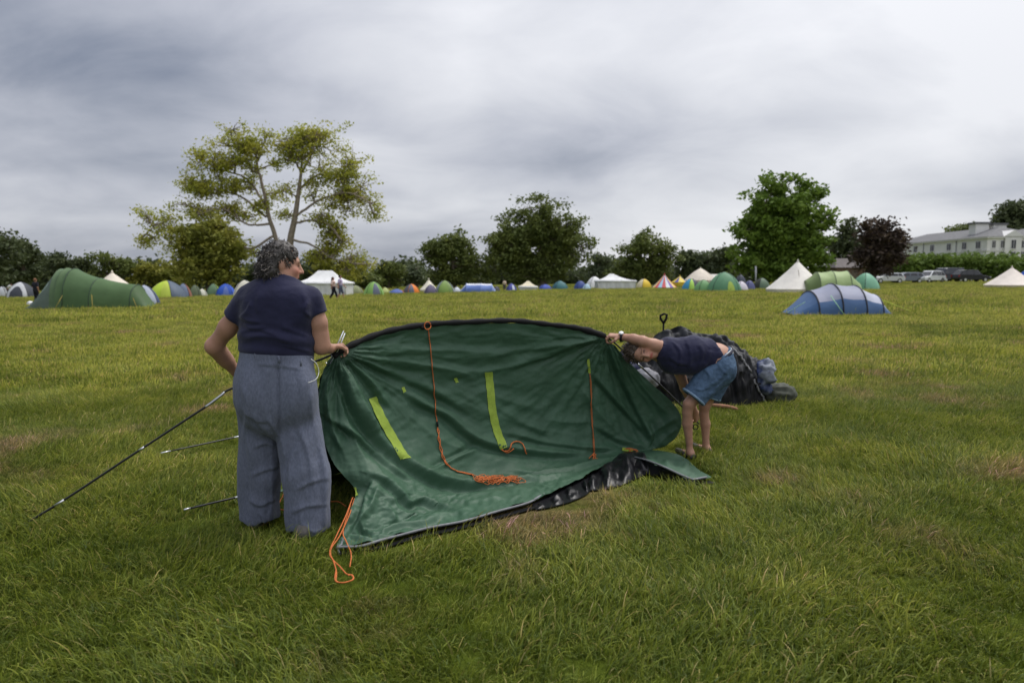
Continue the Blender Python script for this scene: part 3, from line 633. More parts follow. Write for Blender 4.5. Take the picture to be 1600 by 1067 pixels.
def drape(V):
    px, py = proj(V); k = sstep(640, 740, py)
    a = .009 * np.sin(px / 7.5 + .02 * py + 1.5 * np.sin(py / 60)) * k; b = .010 * np.sin((py + .7 * np.abs(px - 436)) / 8.5) * sstep(690, 760, py) * (.5 + .5 * np.sin(px / 11)); 
    seam = -.010 * np.exp(-((px - 433 - .02 * (py - 560)) / 2.6) ** 2) * sstep(565, 580, py) * sstep(692, 670, py)
    c = .010 * np.sin((py - .75 * np.abs(px - 432)) / 7.0) * sstep(620, 645, py) * sstep(700, 670, py)
    cr = .0045 * (.6 - 2 * np.abs(fnoise(V * np.array([13, 13, 8]), 1.0, 3, 30.))) * sstep(570, 600, py)
    return .5 * a + .3 * b + 1.6 * seam + .3 * cr + tro_folds(V) * (V[:, 1] < Yw + .06)
tro = cloth(F, 'trousers', M_linen, standing, .011, (9, 9, 1.5), 8., drape, lambda V: sstep(552, 585, proj(V)[1]), True)
for px_ in (399, 436, 470):
    q = W(px_, 561 + .14 * (px_ - 432), -.160 + .0006 * abs(px_ - 432)); mesh('belt_loop', *box(q, (.010, .008, .042)), M_linen, tro)
M_cord = material('white_cord', (.7, .7, .68), .6, .1, 30)
mesh('pocket_cord', *tube(np.array([W(*c) for c in spline(np.array([(486, 561, -.13), (494, 568, -.10), (498, 580, -.08), (494, 592, -.11), (481, 598, -.145)], float), 30)]), .0022, 5), M_cord, tro)
for px_, dy, py_ in ((406, .10, 828), (479, -.10, 846)):
    b = W(px_, py_, dy); g = float(gz(b[0], b[1])); b[2] = g + .045; F = Field(b - np.array([.1, .17, .07]), b + np.array([.13, .24, .09]), .008)
    F.cone(b + np.array([0, -.07, 0]), b + np.array([.03, .13, -.005]), .047, .043, .02); F.cutall((0, 0, g + .004), (0, 0, -1)); cloth(F, 'shoe', M_shoe, standing)
tv = np.array([v.co[:] for v in tro.data.vertices]); footprint(tv[tv[:, 2] < hz + .09] * np.array([1, 1, 0]), .02, 1.0)
# curly grey hair: a cap of hair with locks curling out of it
F = Field(hc - .2, hc + .2, .007)
for x, y, z, a, b, c in ((0, -.014, .043, .079, .094, .083), (0, -.052, -.015, .078, .060, .080), (-.015, -.068, -.045, .066, .048, .055), (.03, -.058, -.05, .056, .045, .05)): F.ell(P1(x, y, z), (a, b, c), M1, .03)
F.cutall(P1(0, .062, .05), M1[1] * .9 + M1[2] * -.42)
for s_ in (-1, 1): F.ell(P1(s_ * .082, .004, -.012), (.034, .032, .040), M1, .01, sub=True)
def curls(V): return .010 * (1 - 2.2 * np.abs(fnoise(V, 26, 3, 5.)))
M_hair = material('grey_hair', (.1, .1, .1), .5, .35, 60, .002, 120, .4, vcol='tint')
V, Q = F.surface(); n = vnormals(V, Q); V2 = V + n * curls(V)[:, None]
mb = MB(); mb.add(V2, Q); cc = [np.outer(.5 + .5 * fnoise(V, 30, 2, 1.), [1, 1, 1]) * .05 + np.array([.034, .027, .022])]
pick = rng.choice(len(V), 900)
for i in pick:
    L3 = (V[i] - hc) @ M1.T; p = V[i] - n[i] * .006; down = -M1[2] * .8 - M1[1] * .5; d = unit(down + n[i] * .35 + rng.normal(0, .35, 3)); ln = rng.uniform(.025, .05); s1 = unit(np.cross(d, n[i])); ph = rng.uniform(0, 6.28); q = []
    for t in np.linspace(0, 1, 8): q.append(p + d * ln * t + n[i] * (.010 * math.sin(t * 3.1)) + (s1 * math.cos(ph + t * 8) + n[i] * math.sin(ph + t * 8)) * .007 * t ** .5)
    v, f = tube(np.array(q), np.linspace(.0032, .0012, 8), 4, False); mb.add(v, f)
    g = rng.choice([.018, .03, .06, .13, .24], p=[.28, .28, .24, .13, .07]); cc.append(np.tile([g * 1.10, g * .97, g * .86], (len(v), 1)))
hair = mb.build('hair', M_hair, standing); vcolor(hair, np.concatenate(cc))
# silver pegs in the right hand
peg = thing('tent_peg', 'pair of silver tent pegs in the right hand of the standing person', 'tent peg', W(525, 545, .27))
for o in (0, 3.5): mesh('peg', *tube(np.array([W(537 + o * .6, 517 + o, .27), W(525 + o, 543 + o, .265), W(512 + o, 570 - o * .4, .26), W(509 + o, 566 - o, .26)]), .0038, 6), M_steel, peg)

# ---- the bending person
Yb = 5.38; W = lambda px, py, dy=0.0: at(px, py, Yb + dy)
bending = thing('person', 'person in navy T-shirt and denim shorts bending over with one arm stretched to the pole', 'person', (W(1088, 712)[0], Yb, gz(W(1088, 712)[0], Yb)))
M_denim = material('blue_denim', (0.072, 0.118, 0.190), 0.85, 0.30, 16, 0.002, 150, 0.15)
F = Field(W(940, 725) - np.array([.05, .35, .02]), W(1155, 515) + np.array([.05, .6, .05]), .0065)
hc2, hf2, hu2 = W(1001, 550, -.03), np.array([.10, -.95, -.18]), np.array([-1, -.1, .06])
P2, M2 = add_head(F, hc2, hf2, hu2, .98)
F.cone(W(1022, 550, .03), W(1042, 551, .0), .052, .07, .03)
F.chain([W(1044, 550), W(1080, 553), W(1118, 562), W(1118, 580)], [.115, .120, .125, .125], .04)
F.chain([W(1110, 590, -.04), W(1078, 630, -.07)], [.076, .048], .02); F.chain([W(1076, 632, -.07), W(1074, 645, -.06), W(1074, 662, -.04), W(1077, 690, -.03), W(1078, 706, -.03)], [.047, .038, .041, .027, .024], .012)
F.chain([W(1118, 592, .08), W(1101, 634, .10)], [.076, .046], .02); F.chain([W(1101, 634, .10), W(1100, 647, .11), W(1102, 662, .12), W(1103, 690, .12), W(1103, 703, .12)], [.045, .037, .040, .026, .023], .012)
for px_, py_, dy in ((1078, 709, -.03), (1103, 704, .12)):
    b = W(px_, py_, dy); g = gz(b[0], b[1]); b[2] = g + .055
    F.cone(b + np.array([.01, -.01, -.02]), b + np.array([-.045, .14, -.03]), .026, .022, .02, ((0, 0, 1), .8)); F.cone(b, b + np.array([.008, -.02, -.02]), .027, .026, .02)
sA, eA, wA = W(1040, 545, -.04), W(1004, 533, -.10), W(970, 526, -.02)
F.chain([sA, W(1022, 539, -.08), eA], [.055, .047, .039], .02); F.chain([eA, W(990, 529.5, -.07), wA], [.040, .037, .026], .02)
add_hand(F, wA, W(957, 524.5, -.01) - wA, (-.1, .25, -1), np.array([.1, -1, .1]), (45, 65, 50), .95)
sB, eB, wB = W(1056, 566, .10), W(1070, 606, .24), W(1087, 645, .37)
F.chain([sB, eB, wB], [.050, .038, .026], .02); add_hand(F, wB, W(1091, 660, .43) - wB, (-.4, .6, .1), np.array([-.6, -.5, .3]), (50, 60, 45), .92)
V, Q = F.surface(); C = np.tile(SKIN * 1.02, (len(V), 1)); face_tint(V, C, P2, M2, hc2, .98, .6)
body = mesh('body', V, Q, M_skin, bending); vcolor(body, C)
F = Field(W(1025, 600) - np.array([.03, .4, .02]), W(1135, 515) + np.array([.03, .4, .05]), .0075)
F.chain([W(1050, 553), W(1082, 553), W(1112, 556)], [.126, .132, .132], .05); F.cone(W(1082, 560), W(1052, 560), .118, .120, .05)
F.cone(W(1044, 549, -.05), W(1050, 555, .08), .088, .088, .05); F.cone(W(1046, 552), W(1034, 551), .10, .080, .03, cut=[(W(1036, 551), (-1, 0, .1))])
d = unit(eA - sA); F.cone(W(1048, 545, -.03), W(1030, 540, -.08), .074, .066, .03, cut=[(W(1037, 543, -.05), d)])
F.cutall(W(1121, 548), (1, 0, .55)); 
bf = fold_fn([([(1048,532),(1062,552),(1058,578)],.012,4),([(1070,528),(1078,555),(1074,580)],.010,4),([(1092,536),(1096,556),(1088,578)],.010,4),([(1110,545),(1104,560),(1096,574)],.010,4),([(1042,556),(1060,568),(1082,570)],.010,4)])
cloth(F, 'tshirt', M_navy, bending, .007, (6, 6, 6), 4., bf)
F = Field(W(1060, 640) - np.array([.03, .4, .02]), W(1155, 540) + np.array([.03, .4, .03]), .007)
F.chain([W(1119, 556, .01), W(1121, 576, .01)], [.128, .142], .04); F.ell(W(1128, 575, -.05), (.098, .11, .12), None, .04); F.ell(W(1128, 575, .08), (.098, .10, .12), None, .04)
for a, b, hem in ((W(1113, 586, -.05), W(1074, 634, -.07), W(1083, 621, -.07)), (W(1120, 588, .08), W(1100, 632, .10), W(1106, 618, .10))):
    F.cone(a, b, .112, .092, .03, cut=[(hem, unit(b - a))])
F.cutall(W(1117, 555), (-.55, 0, 1.)); 
sf = fold_fn([([(1096,572),(1108,590),(1098,612)],.010,3.5),([(1138,572),(1124,590),(1108,602)],.010,3.5),([(1080,606),(1096,610),(1112,604)],.009,3.5),([(1130,596),(1118,606),(1104,622)],.009,3.5),([(1120,566),(1128,580),(1138,586)],.008,3.5)])
sh = cloth(F, 'shorts', M_denim, bending, .006, (9, 9, 9), 6., sf)
M_cuff = material('faded_denim', (.20, .29, .40), .85, .2, 20, .002, 120)
def ring(c, n, r, tr, m, nm, par, sq=1.0):
    n = unit(n); a = unit(np.cross(n, (0, 1, .1))); b = np.cross(n, a)
    return mesh(nm, *tube(np.array([c + r * (a * math.cos(t) + sq * b * math.sin(t)) for t in np.linspace(0, 6.2832, 30)]), tr, 6, False), m, par)
ring(W(1084, 620, -.07), W(1074, 634, -.07) - W(1113, 586, -.05), .097, .011, M_cuff, 'hem_cuff', sh); ring(W(1107, 617, .10), W(1100, 632, .10) - W(1120, 588, .08), .097, .011, M_cuff, 'hem_cuff', sh)
M_belt = material('navy_belt', (.02, .022, .04), .7, .2, 30)
for k, m, rr in ((0, M_belt, .013), (.015, M_cord, .004), (-.015, M_cord, .004)):
    nn = unit((-.55, 0, 1.)); ring(W(1118, 558, .01) + nn * (k - .005), nn, .137, rr, m, 'belt' if rr > .01 else 'belt_stripe', bending)
M_watch = material('watch_strap', (.015, .012, .02), .4, .1, 30); M_dial = material('watch_face', (.8, .8, .78), .3, .05, 30)
wt = ring(W(972, 526.5, -.025), wA - eA, .033, .010, M_watch, 'watch_strap', bending); mesh('watch_face', *tube(np.array([W(970.5, 521, -.04), W(970.5, 519.5, -.045)]), .019, 12), M_dial, bending)
F = Field(hc2 - .2, hc2 + .2, .007); F.ell(P2(0, -.016, .046), (.083, .100, .084), M2, .03); F.ell(P2(0, -.06, 0), (.076, .055, .075), M2, .03); F.cutall(P2(0, .062, .055), M2[1] * .9 + M2[2] * -.45)
V, Q = F.surface(); n = vnormals(V, Q); mb = MB(); mb.add(V + n * (.006 * (1 - 2 * np.abs(fnoise(V, 30, 3, 2.))))[:, None], Q); cc = [np.tile([.055, .038, .026], (len(V), 1))]
for i in rng.choice(len(V), 420):
    d = unit(n[i] * .7 + M2[2] * .3 + rng.normal(0, .3, 3)); q = np.array([V[i] - n[i] * .004 + d * .032 * t for t in (0, .5, 1)]); v, f = tube(q, [.003, .0025, .001], 4, False); mb.add(v, f); g = rng.uniform(.03, .13); cc.append(np.tile([g * 1.1, g * .85, g * .65], (len(v), 1)))
hair = mb.build('hair', M_hair, bending); vcolor(hair, np.concatenate(cc))
for px_, py_, dy in ((1078, 709, -.03), (1103, 704, .12)):
    b = W(px_, py_, dy); g = gz(b[0], b[1]); q = np.array([b + np.array([.02, -.045, 0]), b + np.array([-.06, .17, 0])]); q[:, 2] = g + .022
    mesh('sandal', *tube(np.array([q[0], q[0] * .6 + q[1] * .4, q[1]]), [.022, .026, .022], 8), M_shoe, bending)

# ---- far people
def far_person(px, py, hgt, face, lab, shirt, legs, hairc, stride=0.0, bend=0.0, shorts=False, arms=0.25, grp=None, hair_len=0):
    b = gp(px, py); t = thing('person', lab, 'person', b, grp); k = hgt / 1.72; ca, sa = math.cos(face), math.sin(face)
    def L(x, y, z):                                              # x to the side, y forward
        if z > .92: dz = z - .92; y, z = y + dz * math.sin(bend), .92 + dz * math.cos(bend)
        return b + k * np.array([x * ca + y * sa, -x * sa + y * ca, z])
    lo, hi = b - np.array([.95, .95, .02]), b + np.array([.95, .95, 1.9]); h = .022; s = stride
    lg = [((-.10, 0, .90), (-.10, .5 * s + .04, .48), (-.10, s, .06)), ((.10, 0, .90), (.10, -.3 * s + .05, .48), (.10, -s, .06))]
    F = Field(lo, hi, h); F.ell(L(0, .02, 1.60), np.array([.085, .085, .115]) * k, None, .03); F.cone(L(0, 0, 1.42), L(0, .01, 1.54), .055, .05, .03); F.cone(L(0, 0, 1.3), L(0, 0, .95), .12, .12, .05)
    for q in lg: F.chain([L(*p) for p in q], [.08, .058, .045], .03); F.cone(L(*q[2]), L(q[2][0], q[2][1] + .16, .04), .04, .035, .02)
    for sx, ay in ((-1, arms), (1, -arms)): F.chain([L(sx * .19, 0, 1.40), L(sx * .25, -.03 + ay * .5, 1.13), L(sx * .23, .10 + ay, .92), L(sx * .22, .15 + ay * 1.1, .84)], [.055, .046, .036, .04], .03)
    V, Q = F.surface(); o = mesh('body', V, Q, M_skin, t); vcolor(o, np.tile(SKIN, (len(V), 1)))
    F = Field(lo, hi, h); F.cone(L(-.14, 0, 1.38), L(.14, 0, 1.38), .085, .085, .05); F.cone(L(0, 0, 1.32), L(0, 0, .98), .165, .155, .06)
    for sx, ay in ((-1, arms), (1, -arms)): F.cone(L(sx * .18, 0, 1.40), L(sx * .235, -.02 + ay * .3, 1.2), .075, .066, .03)
    cloth(F, 'shirt', fabric(shirt, 0, .85), t, .01, (7, 7, 7))
    F = Field(lo, hi, h); F.cone(L(0, 0, 1.0), L(0, 0, .90), .16, .17, .05)
    for q in lg:
        F.cone(L(*q[0]), L(*q[1]), .10, .082, .03)
        if not shorts: F.cone(L(*q[1]), L(*q[2]), .080, .062, .03)
    cloth(F, 'shorts' if shorts else 'trousers', fabric(legs, 0, .85), t, .008, (7, 7, 7))
    F = Field(lo, hi, h); F.ell(L(0, -.02, 1.645), np.array([.098, .10, .10]) * k, None, .03)
    if hair_len: F.cone(L(0, -.06, 1.62), L(0, -.09, 1.62 - hair_len), .08, .06, .03)
    cloth(F, 'hair', fabric(hairc, 0, .7), t, .008, (20, 20, 20))
far_person(57, 474, 1.78, R(12), 'person in black T-shirt and dark trousers standing by the big green tunnel tent', (26, 27, 36), (28, 28, 34), (120, 84, 62), arms=.10)
far_person(13, 463, 1.60, R(80), 'person in white T-shirt at the far left edge beside a grey tent', (222, 222, 226), (40, 42, 52), (70, 52, 42), bend=R(35), arms=.1)
far_person(521, 468, 1.66, R(80), 'walker in pale top and dark leggings, left one of the walking pair', (214, 186, 176), (26, 28, 40), (70, 46, 36), .30, arms=.2, grp='pair walking past the marquee', hair_len=.16)
far_person(532, 468, 1.80, R(85), 'walker in lilac T-shirt and shorts, right one of the walking pair', (172, 158, 190), (74, 80, 98), (24, 20, 22), .24, shorts=True, arms=.2, grp='pair walking past the marquee')
far_person(489, 459, 1.62, R(80), 'person in pink top stooping in front of the white marquee', (222, 70, 96), (60, 62, 84), (40, 30, 30), bend=R(60), arms=.05)
far_person(788, 453, 1.15, R(160), 'far figure in a beige top between the low tents of the centre', (196, 178, 160), (70, 66, 70), (80, 60, 48), bend=R(15))
# ------------------------------------------------------------------ heap of the dark tent behind the bending person
heap = thing('collapsed_tent', 'collapsed grey and black tent lying in a heap behind the bending person', 'tent', at(1095, 625, 7.9) * np.array([1, 1, 0]) + np.array([0, 0, gz(2.2, 7.9)]))
M_hgrey = material('heap_grey', (.042, .043, .046), .6, .2, 5, .003, 18, .25); M_hblack = material('heap_black', (.010, .010, .011), .6, .3, 8, .003, 20, .2); M_hnavy = material('heap_navy', (.018, .022, .055), .6, .2, 8, .005, 30)
nx, ny = 170, 80; hx = np.interp
pxs = np.linspace(938, 1222, nx); HT = np.zeros((nx, ny, 3))
for i, p in enumerate(pxs):
    z = hx(p, [938, 955, 985, 1010, 1035, 1060, 1090, 1130, 1165, 1190, 1205, 1222], [.30, .62, .66, .66, .84, .86, .80, .71, .56, .44, .26, .04]); yc = 8.0
    for j in range(ny):
        v = j / (ny - 1) * 2 - 1; half = hx(p, [938, 1000, 1150, 1222], [.35, .62, .60, .22]); y = yc + v * half
        prof = (1 - abs(v) ** (2.6 if v < 0 else 1.8)) ; X = (p - CX) / FPX * 7.85
        HT[i, j] = (X, y, z * hx(p, [1060, 1130], [.84, 1.0]) * prof)
q = HT.reshape(-1, 3); nz_ = fnoise(q * np.array([1, 1, .3]), 1.9, 3, 2.).reshape(nx, ny); rid = (1 - 2.4 * np.abs(fnoise(np.stack([q[:, 0] * 1.5 + q[:, 1] * .5, q[:, 1] * .55, q[:, 2] * .35], 1), 3.2, 3, 9.))).reshape(nx, ny)
cr2 = (.5 - 2 * np.abs(fnoise(np.stack([q[:, 0] * 1.2 - q[:, 2] * 1.0, q[:, 1] * .8, q[:, 2] * 1.4], 1), 6.5, 2, 4.))).reshape(nx, ny); e = np.clip(HT[..., 2] * 6, 0, 1); HT[..., 2] += e * (.05 * nz_ + .045 * rid + .02 * cr2); HT[..., 1] -= e * (.075 * rid + .03 * cr2); HT[..., 0] += e * .03 * nz_
HT[..., 2] = np.maximum(HT[..., 2], 0) + gz(HT[..., 0], HT[..., 1]) + .012
footprint(HT, .02)
fx = grid_faces(nx, ny); cen = HT.reshape(-1, 3)[fx].mean(1); hxp, hyp = proj(cen)
edge_y = 588 + 8 * np.sin(hxp / 17) + np.clip(1130 - hxp, -60, 80) * .02; lowm = (hyp > edge_y) & (cen[:, 1] < 8.0); navm = (hxp < 1000) & ~lowm
for nm, mk, m in (('groundsheet', lowm, M_hblack), ('mesh_panel', navm, M_hnavy), ('flysheet', ~lowm & ~navm, M_hgrey)):
    f = fx[mk]; u, inv = np.unique(f, return_inverse=True); mesh(nm, HT.reshape(-1, 3)[u], inv.reshape(-1, 4), m, heap)
HXP, HYP = proj(HT)
def on_heap(px, py, off=.012):
    d = (HXP - px) ** 2 + (HYP - py) ** 2 + (HT[..., 1] > 8.05) * 1e6; i = np.unravel_index(np.argmin(d), d.shape); p = HT[i].copy(); p[1] -= off; p[2] += off * .5; return p
M_strap = material('grey_strap', (.16, .16, .165), .7, .2, 30)
for P in ([(1161, 600), (1166, 615), (1170, 638)], [(1178, 594), (1186, 612), (1197, 632)], [(1140, 540), (1160, 562), (1172, 582)]):
    mesh('strap', *tube(np.array([on_heap(*c) for c in spline(np.array(P, float), 16)]), .013, 5), M_strap, heap)
M_hlight = material('heap_light_grey', (.20, .20, .22), .6, .15, 10, .01, 20)
def lump(name, lab, cat, c, r, m, seed, h=.018, amp=.03):
    F = Field(c - np.array(r) - .08, c + np.array(r) + .08, h); F.ell(c, r, None, .03); V, Q = F.surface(); n = vnormals(V, Q); V = V + n * (amp * (1 - 2 * np.abs(fnoise(V, 7, 4, seed))))[:, None]
    V[:, 2] = np.maximum(V[:, 2], gz(V[:, 0], V[:, 1]) + .008); o = mesh(name, V, Q, m); footprint(V, .02); return tag(o, lab, cat) if lab else o
o = lump('light_panel', None, None, at(1010, 592, 7.35), (.13, .10, .10), M_hlight, 3.); child(o, heap)
lump('printed_bag', 'blue and white printed bag at the right end of the dark tent heap', 'bag', at(1196, 588, 7.62), (.075, .10, .17), material('printed_bag', (.025, .04, .11), .6, .3, 9, hue=(.20, .22, .26)), 5., amp=.055)
g = gp(1218, 628); lump('stuff_sack', 'olive grey stuff sack lying at the right foot of the dark tent heap', 'bag', np.array([g[0], g[1], g[2] + .09]), (.17, .12, .11), material('olive_sack', (.06, .065, .05), .7, .3, 9), 8.)
hs = thing('trolley', 'black trolley handle with D-shaped grip sticking up behind the dark tent heap', 'trolley', (2.02, 8.75, gz(2.02, 8.75)))
b = at(1036.5, 516, 8.7); c0 = at(1037, 497, 8.7)
mesh('shaft', *tube(np.array([[b[0] - .02, 8.75, gz(2, 8.75)], b, at(1037, 505, 8.7)]), .012, 6), M_black, hs)
mesh('grip', *tube(np.array([at(x, y, 8.7) for x, y in ((1037, 505), (1032, 498), (1032, 493), (1038, 490.5), (1042, 492), (1041, 498), (1037, 505))]), .016, 6), M_black, hs)
mesh('base', *box((b[0], 8.78, gz(2, 8.78) + .10), (.42, .30, .10)), M_black, hs)
for s in (-.2, .2): mesh('wheel', *tube(np.array([[b[0] + s - .02, 8.78, gz(2, 8.78) + .06], [b[0] + s + .02, 8.78, gz(2, 8.78) + .06]]), .06, 12), M_tyre, hs)
st = np.array([gp(1112, 641), gp(1135, 643), gp(1152, 647)]); st[:, 2] += .055
tag(mesh('wooden_stick', *tube(spline(st, 8), [.02, .022, .022, .021, .02, .02, .018, .012], 6), material('reddish_wood', (.30, .15, .09), .8, .3, 20)), 'short reddish wooden stick on the grass before the dark heap', 'stick')

# ------------------------------------------------------------------ far tents
def arch(n, wd, h, p=.85): a = np.linspace(0, math.pi, n); return np.stack([-wd * np.cos(a), h * np.sin(a) ** p], 1)
GT = 'tents pitched across the field'
def dome_tent(px, py, wpx, hpx, cols, lab, yaw=0.2, door=None, deep=1.0, cat='tent', n=2.7, pole=(38, 40, 44), Y=None, lobe=0):
    g = gp(px, py) if Y is None else at(px, py, Y); g[2] = gz(g[0], g[1]); s = g[1] / FPX; a, h = wpx * s / 2, hpx * s * 1.1; d = a * deep; t = thing('dome_tent', lab, cat, g, GT); Rm = rotz(yaw)
    k = 1 / (abs(math.cos(yaw)) + .35 * abs(math.sin(yaw)) * deep)
    def P(th, ph):
        c, s_ = math.cos(th), math.sin(th); r = 1 / (abs(c) ** n + abs(s_) ** n) ** (1 / n); sag = 1 - .05 * abs(math.cos(2 * th)) * math.sin(2 * ph)
        rr = max(1 - math.sin(ph) ** 1.75, 0) ** .62 * r * sag; return g + Rm @ np.array([a * k * rr * c, d * k * rr * s_, h * math.sin(ph)])
    q = math.pi / 4
    for i, c in enumerate(cols):                                 # front (towards the camera) first, then round
        th0 = -3 * q + i * 2 * q; G = np.array([[P(th0 + u * 2 * q, v * math.pi / 2 * .999) for v in np.linspace(0, 1, 12)] for u in np.linspace(0, 1, 14)])
        mesh('panel', G, grid_faces(14, 12), fabric(c), t)
    for i in range(2):
        th = -3 * q + i * 2 * q; pts = [P(th, v) for v in np.linspace(0, math.pi / 2, 14)] + [P(th + math.pi, v) for v in np.linspace(math.pi / 2, 0, 14)][1:]
        mesh('pole_sleeve', *tube(np.array(pts), .022, 5), fabric(pole, 0), t)
    if door:
        c, u0, u1, top = door; cen_ = g + np.array([0, 0, h * .3]); G = np.array([[P(-3 * q + u * 2 * q, v * math.pi / 2) for v in np.linspace(.02, top * (1 - .55 * abs(2 * (u - u0) / (u1 - u0) - 1) ** 3), 8)] for u in np.linspace(u0, u1, 10)])
        G = cen_ + (G - cen_) * 1.02; mesh('door', G, grid_faces(10, 8), fabric(c, .05), t)
    return t
def tunnel_tent(g, yaw, secs, cols, lab, hoops, hoopc=(40, 44, 40), low=None, lowcol=None, guys=None, cat='tent', window=None):
    """secs: (distance along, half width, height) ; cols: one colour for each bay"""
    t = thing('tunnel_tent', lab, cat, g, GT); Rm = rotz(yaw); n = 25
    A = []
    for x, w_, h in secs:
        q = arch(n, w_, h); A.append(np.array([g + Rm @ np.array([x, p[0], p[1]]) for p in q]))
    for i in range(len(secs) - 1):
        G = np.array([A[i] * (1 - u) + A[i + 1] * u for u in np.linspace(0, 1, 9)])
        c0 = g + Rm @ np.array([(secs[i][0] + secs[i + 1][0]) / 2, 0, 0]); sag = np.sin(np.linspace(0, math.pi, 9)) * .035
        G = c0 + (G - c0) * (1 - sag[:, None, None] * np.array([1, 1, 1]))
        wr_ = fnoise(G.reshape(-1, 3) * np.array([.8, .8, 3]), 1.6, 3, i).reshape(9, n); G[..., 2] += .012 * wr_; G[..., 1] -= .02 * wr_
        if window and window[0] == i: mesh('window', c0 + (G[1:8, 5:11] - c0) * 1.02, grid_faces(7, 6), fabric(window[1], .1), t)
        if low and lowcol:
            k = int(n * low); mesh('lower_panel', G[:, :k + 1], grid_faces(9, k + 1), fabric(lowcol[i]), t); mesh('lower_panel', G[:, n - 1 - k:], grid_faces(9, k + 1), fabric(lowcol[i]), t); mesh('panel', G[:, k:n - k], grid_faces(9, n - 2 * k), fabric(cols[i]), t)
        else: mesh('panel', G, grid_faces(9, n), fabric(cols[i]), t)
    for i in hoops: mesh('hoop', *tube(A[i], .028, 6), fabric(hoopc, 0), t)
    for e, c in ((0, cols[0]), (-1, cols[-1])):
        if secs[e][2] > .25: mesh('end_panel', np.vstack([A[e], A[e].mean(0) * np.array([1, 1, .6]) + np.array([0, 0, .4 * g[2]])]), [[j, j + 1, n] for j in range(n - 1)], fabric(c), t, False)
    for (a, b, c) in guys or []:
        mesh('guy_line', *tube(np.array([a, b]), .014, 4), fabric(c, 0), t)
    return t
def bell_tent(px, py, wpx, hpx, cols, lab, wall=.16, sides=14, door=None, Y=None, wallc=None, rot=.1, cat='tent', conc=.04):
    g = gp(px, py) if Y is None else at(px, py, Y); g[2] = gz(g[0], g[1]); s = g[1] / FPX; r, H = wpx * s / 2, hpx * s; t = thing('bell_tent', lab, cat, g, GT); hw = H * wall
    P = lambda th, v: g + np.array([r * (1 - v) * math.cos(th), r * (1 - v) * math.sin(th), hw + (H - hw) * (v - conc * math.sin(v * math.pi))])
    for i in range(sides):
        t0, t1 = [rot + 2 * math.pi * (i + j) / sides for j in (0, 1)]
        G = np.array([[P(t0 + (t1 - t0) * u, v) * 1.0 for v in np.linspace(0, .985, 8)] for u in np.linspace(0, 1, 4)]); m_ = G.mean(0)
        mesh('roof_panel', G, grid_faces(4, 8), fabric(cols[i % len(cols)], .2), t, False)
        W_ = np.array([[g + np.array([r * (.97 + .02 * j) * math.cos(th), r * (.97 + .02 * j) * math.sin(th), (hw * j + .01)]) for j in (0, 1)] for th in (t0, t1)]); mesh('wall_panel', W_, grid_faces(2, 2), fabric(wallc or cols[i % len(cols)], .2), t, False)
    mesh('pole_tip', *tube(np.array([g + [0, 0, H - .15], g + [0, 0, H + .12]]), [.12, .02], 8), fabric(cols[0]), t)
    if door:
        th = -math.pi / 2 + door[1]; G = np.array([[g + np.array([r * 1.03 * (1 - v * .72) * math.cos(th + u * (1 - v)), r * 1.03 * (1 - v * .72) * math.sin(th + u * (1 - v)), .02 + v * H * .70 - .0]) for v in np.linspace(0, 1, 8)] for u in np.linspace(-.55, .55, 8)])
        G[..., 0] += 0; mesh('door', G, grid_faces(8, 8), fabric(door[0], .1), t); mesh('door_seam', *tube(np.array([G[4, j] + np.array([0, -.03, 0]) for j in range(8)]), .03, 4), fabric((110, 104, 92), 0), t)
    return t
def marquee(px, py, wpx, wallpx, hpx, lab, c=(226, 226, 224), deep=.7, ridge=.35, Y=None, peak=0.0):
    g = gp(px, py) if Y is None else at(px, py, Y); g[2] = gz(g[0], g[1]); s = g[1] / FPX; a, hw, H = wpx * s / 2, wallpx * s, hpx * s; d = a * deep; t = thing('marquee', lab, 'marquee', g, GT)
    e = [(-a, -d), (a, -d), (a, d), (-a, d)]; rg = [(-a * ridge + peak * a, 0), (a * ridge + peak * a, 0)]
    q = lambda p, z: g + np.array([p[0], p[1], z])
    def slope(A, B, C, D):
        G = np.array([[(A * (1 - u) + B * u) * (1 - v) + (D * (1 - u) + C * u) * v - np.array([0, 0, .10 * H * math.sin(math.pi * v)]) for v in np.linspace(0, 1, 8)] for u in np.linspace(0, 1, 8)]); mesh('roof_panel', G, grid_faces(8, 8), fabric(c, .2), t)
    k = 1.03; E = [q((x * k, y * k), hw) for x, y in e]; T = [q(p, H) for p in rg]
    slope(E[0], E[1], T[1], T[0]); slope(E[1], E[2], T[1], T[1]); slope(E[2], E[3], T[0], T[1]); slope(E[3], E[0], T[0], T[0])
    nb = 4
    for i in range(4):
        A, B = np.array(e[i]), np.array(e[(i + 1) % 4])
        for j in range(nb):
            u0, u1 = (j + .012) / nb, (j + .988) / nb; G = np.array([[q(A + (B - A) * (u0 + (u1 - u0) * u), .01 + (hw + .02) * v) + np.array([0, .06 * math.sin(u * 9), 0]) for v in (0, 1)] for u in np.linspace(0, 1, 7)]); mesh('wall_panel', G, grid_faces(7, 2), fabric((214, 215, 216), .2), t)
        P_ = [E[i] - [0, 0, .12], E[(i + 1) % 4] - [0, 0, .12]]; mesh('valance', *tube(np.array(P_), [.10, .10], 4), fabric((205, 206, 208), 0), t)
        mesh('post', *tube(np.array([q(e[i], 0), q(e[i], hw)]), .05, 5), fabric((180, 180, 180), 0), t)
cream, white_ = (224, 214, 198), (226, 226, 226)
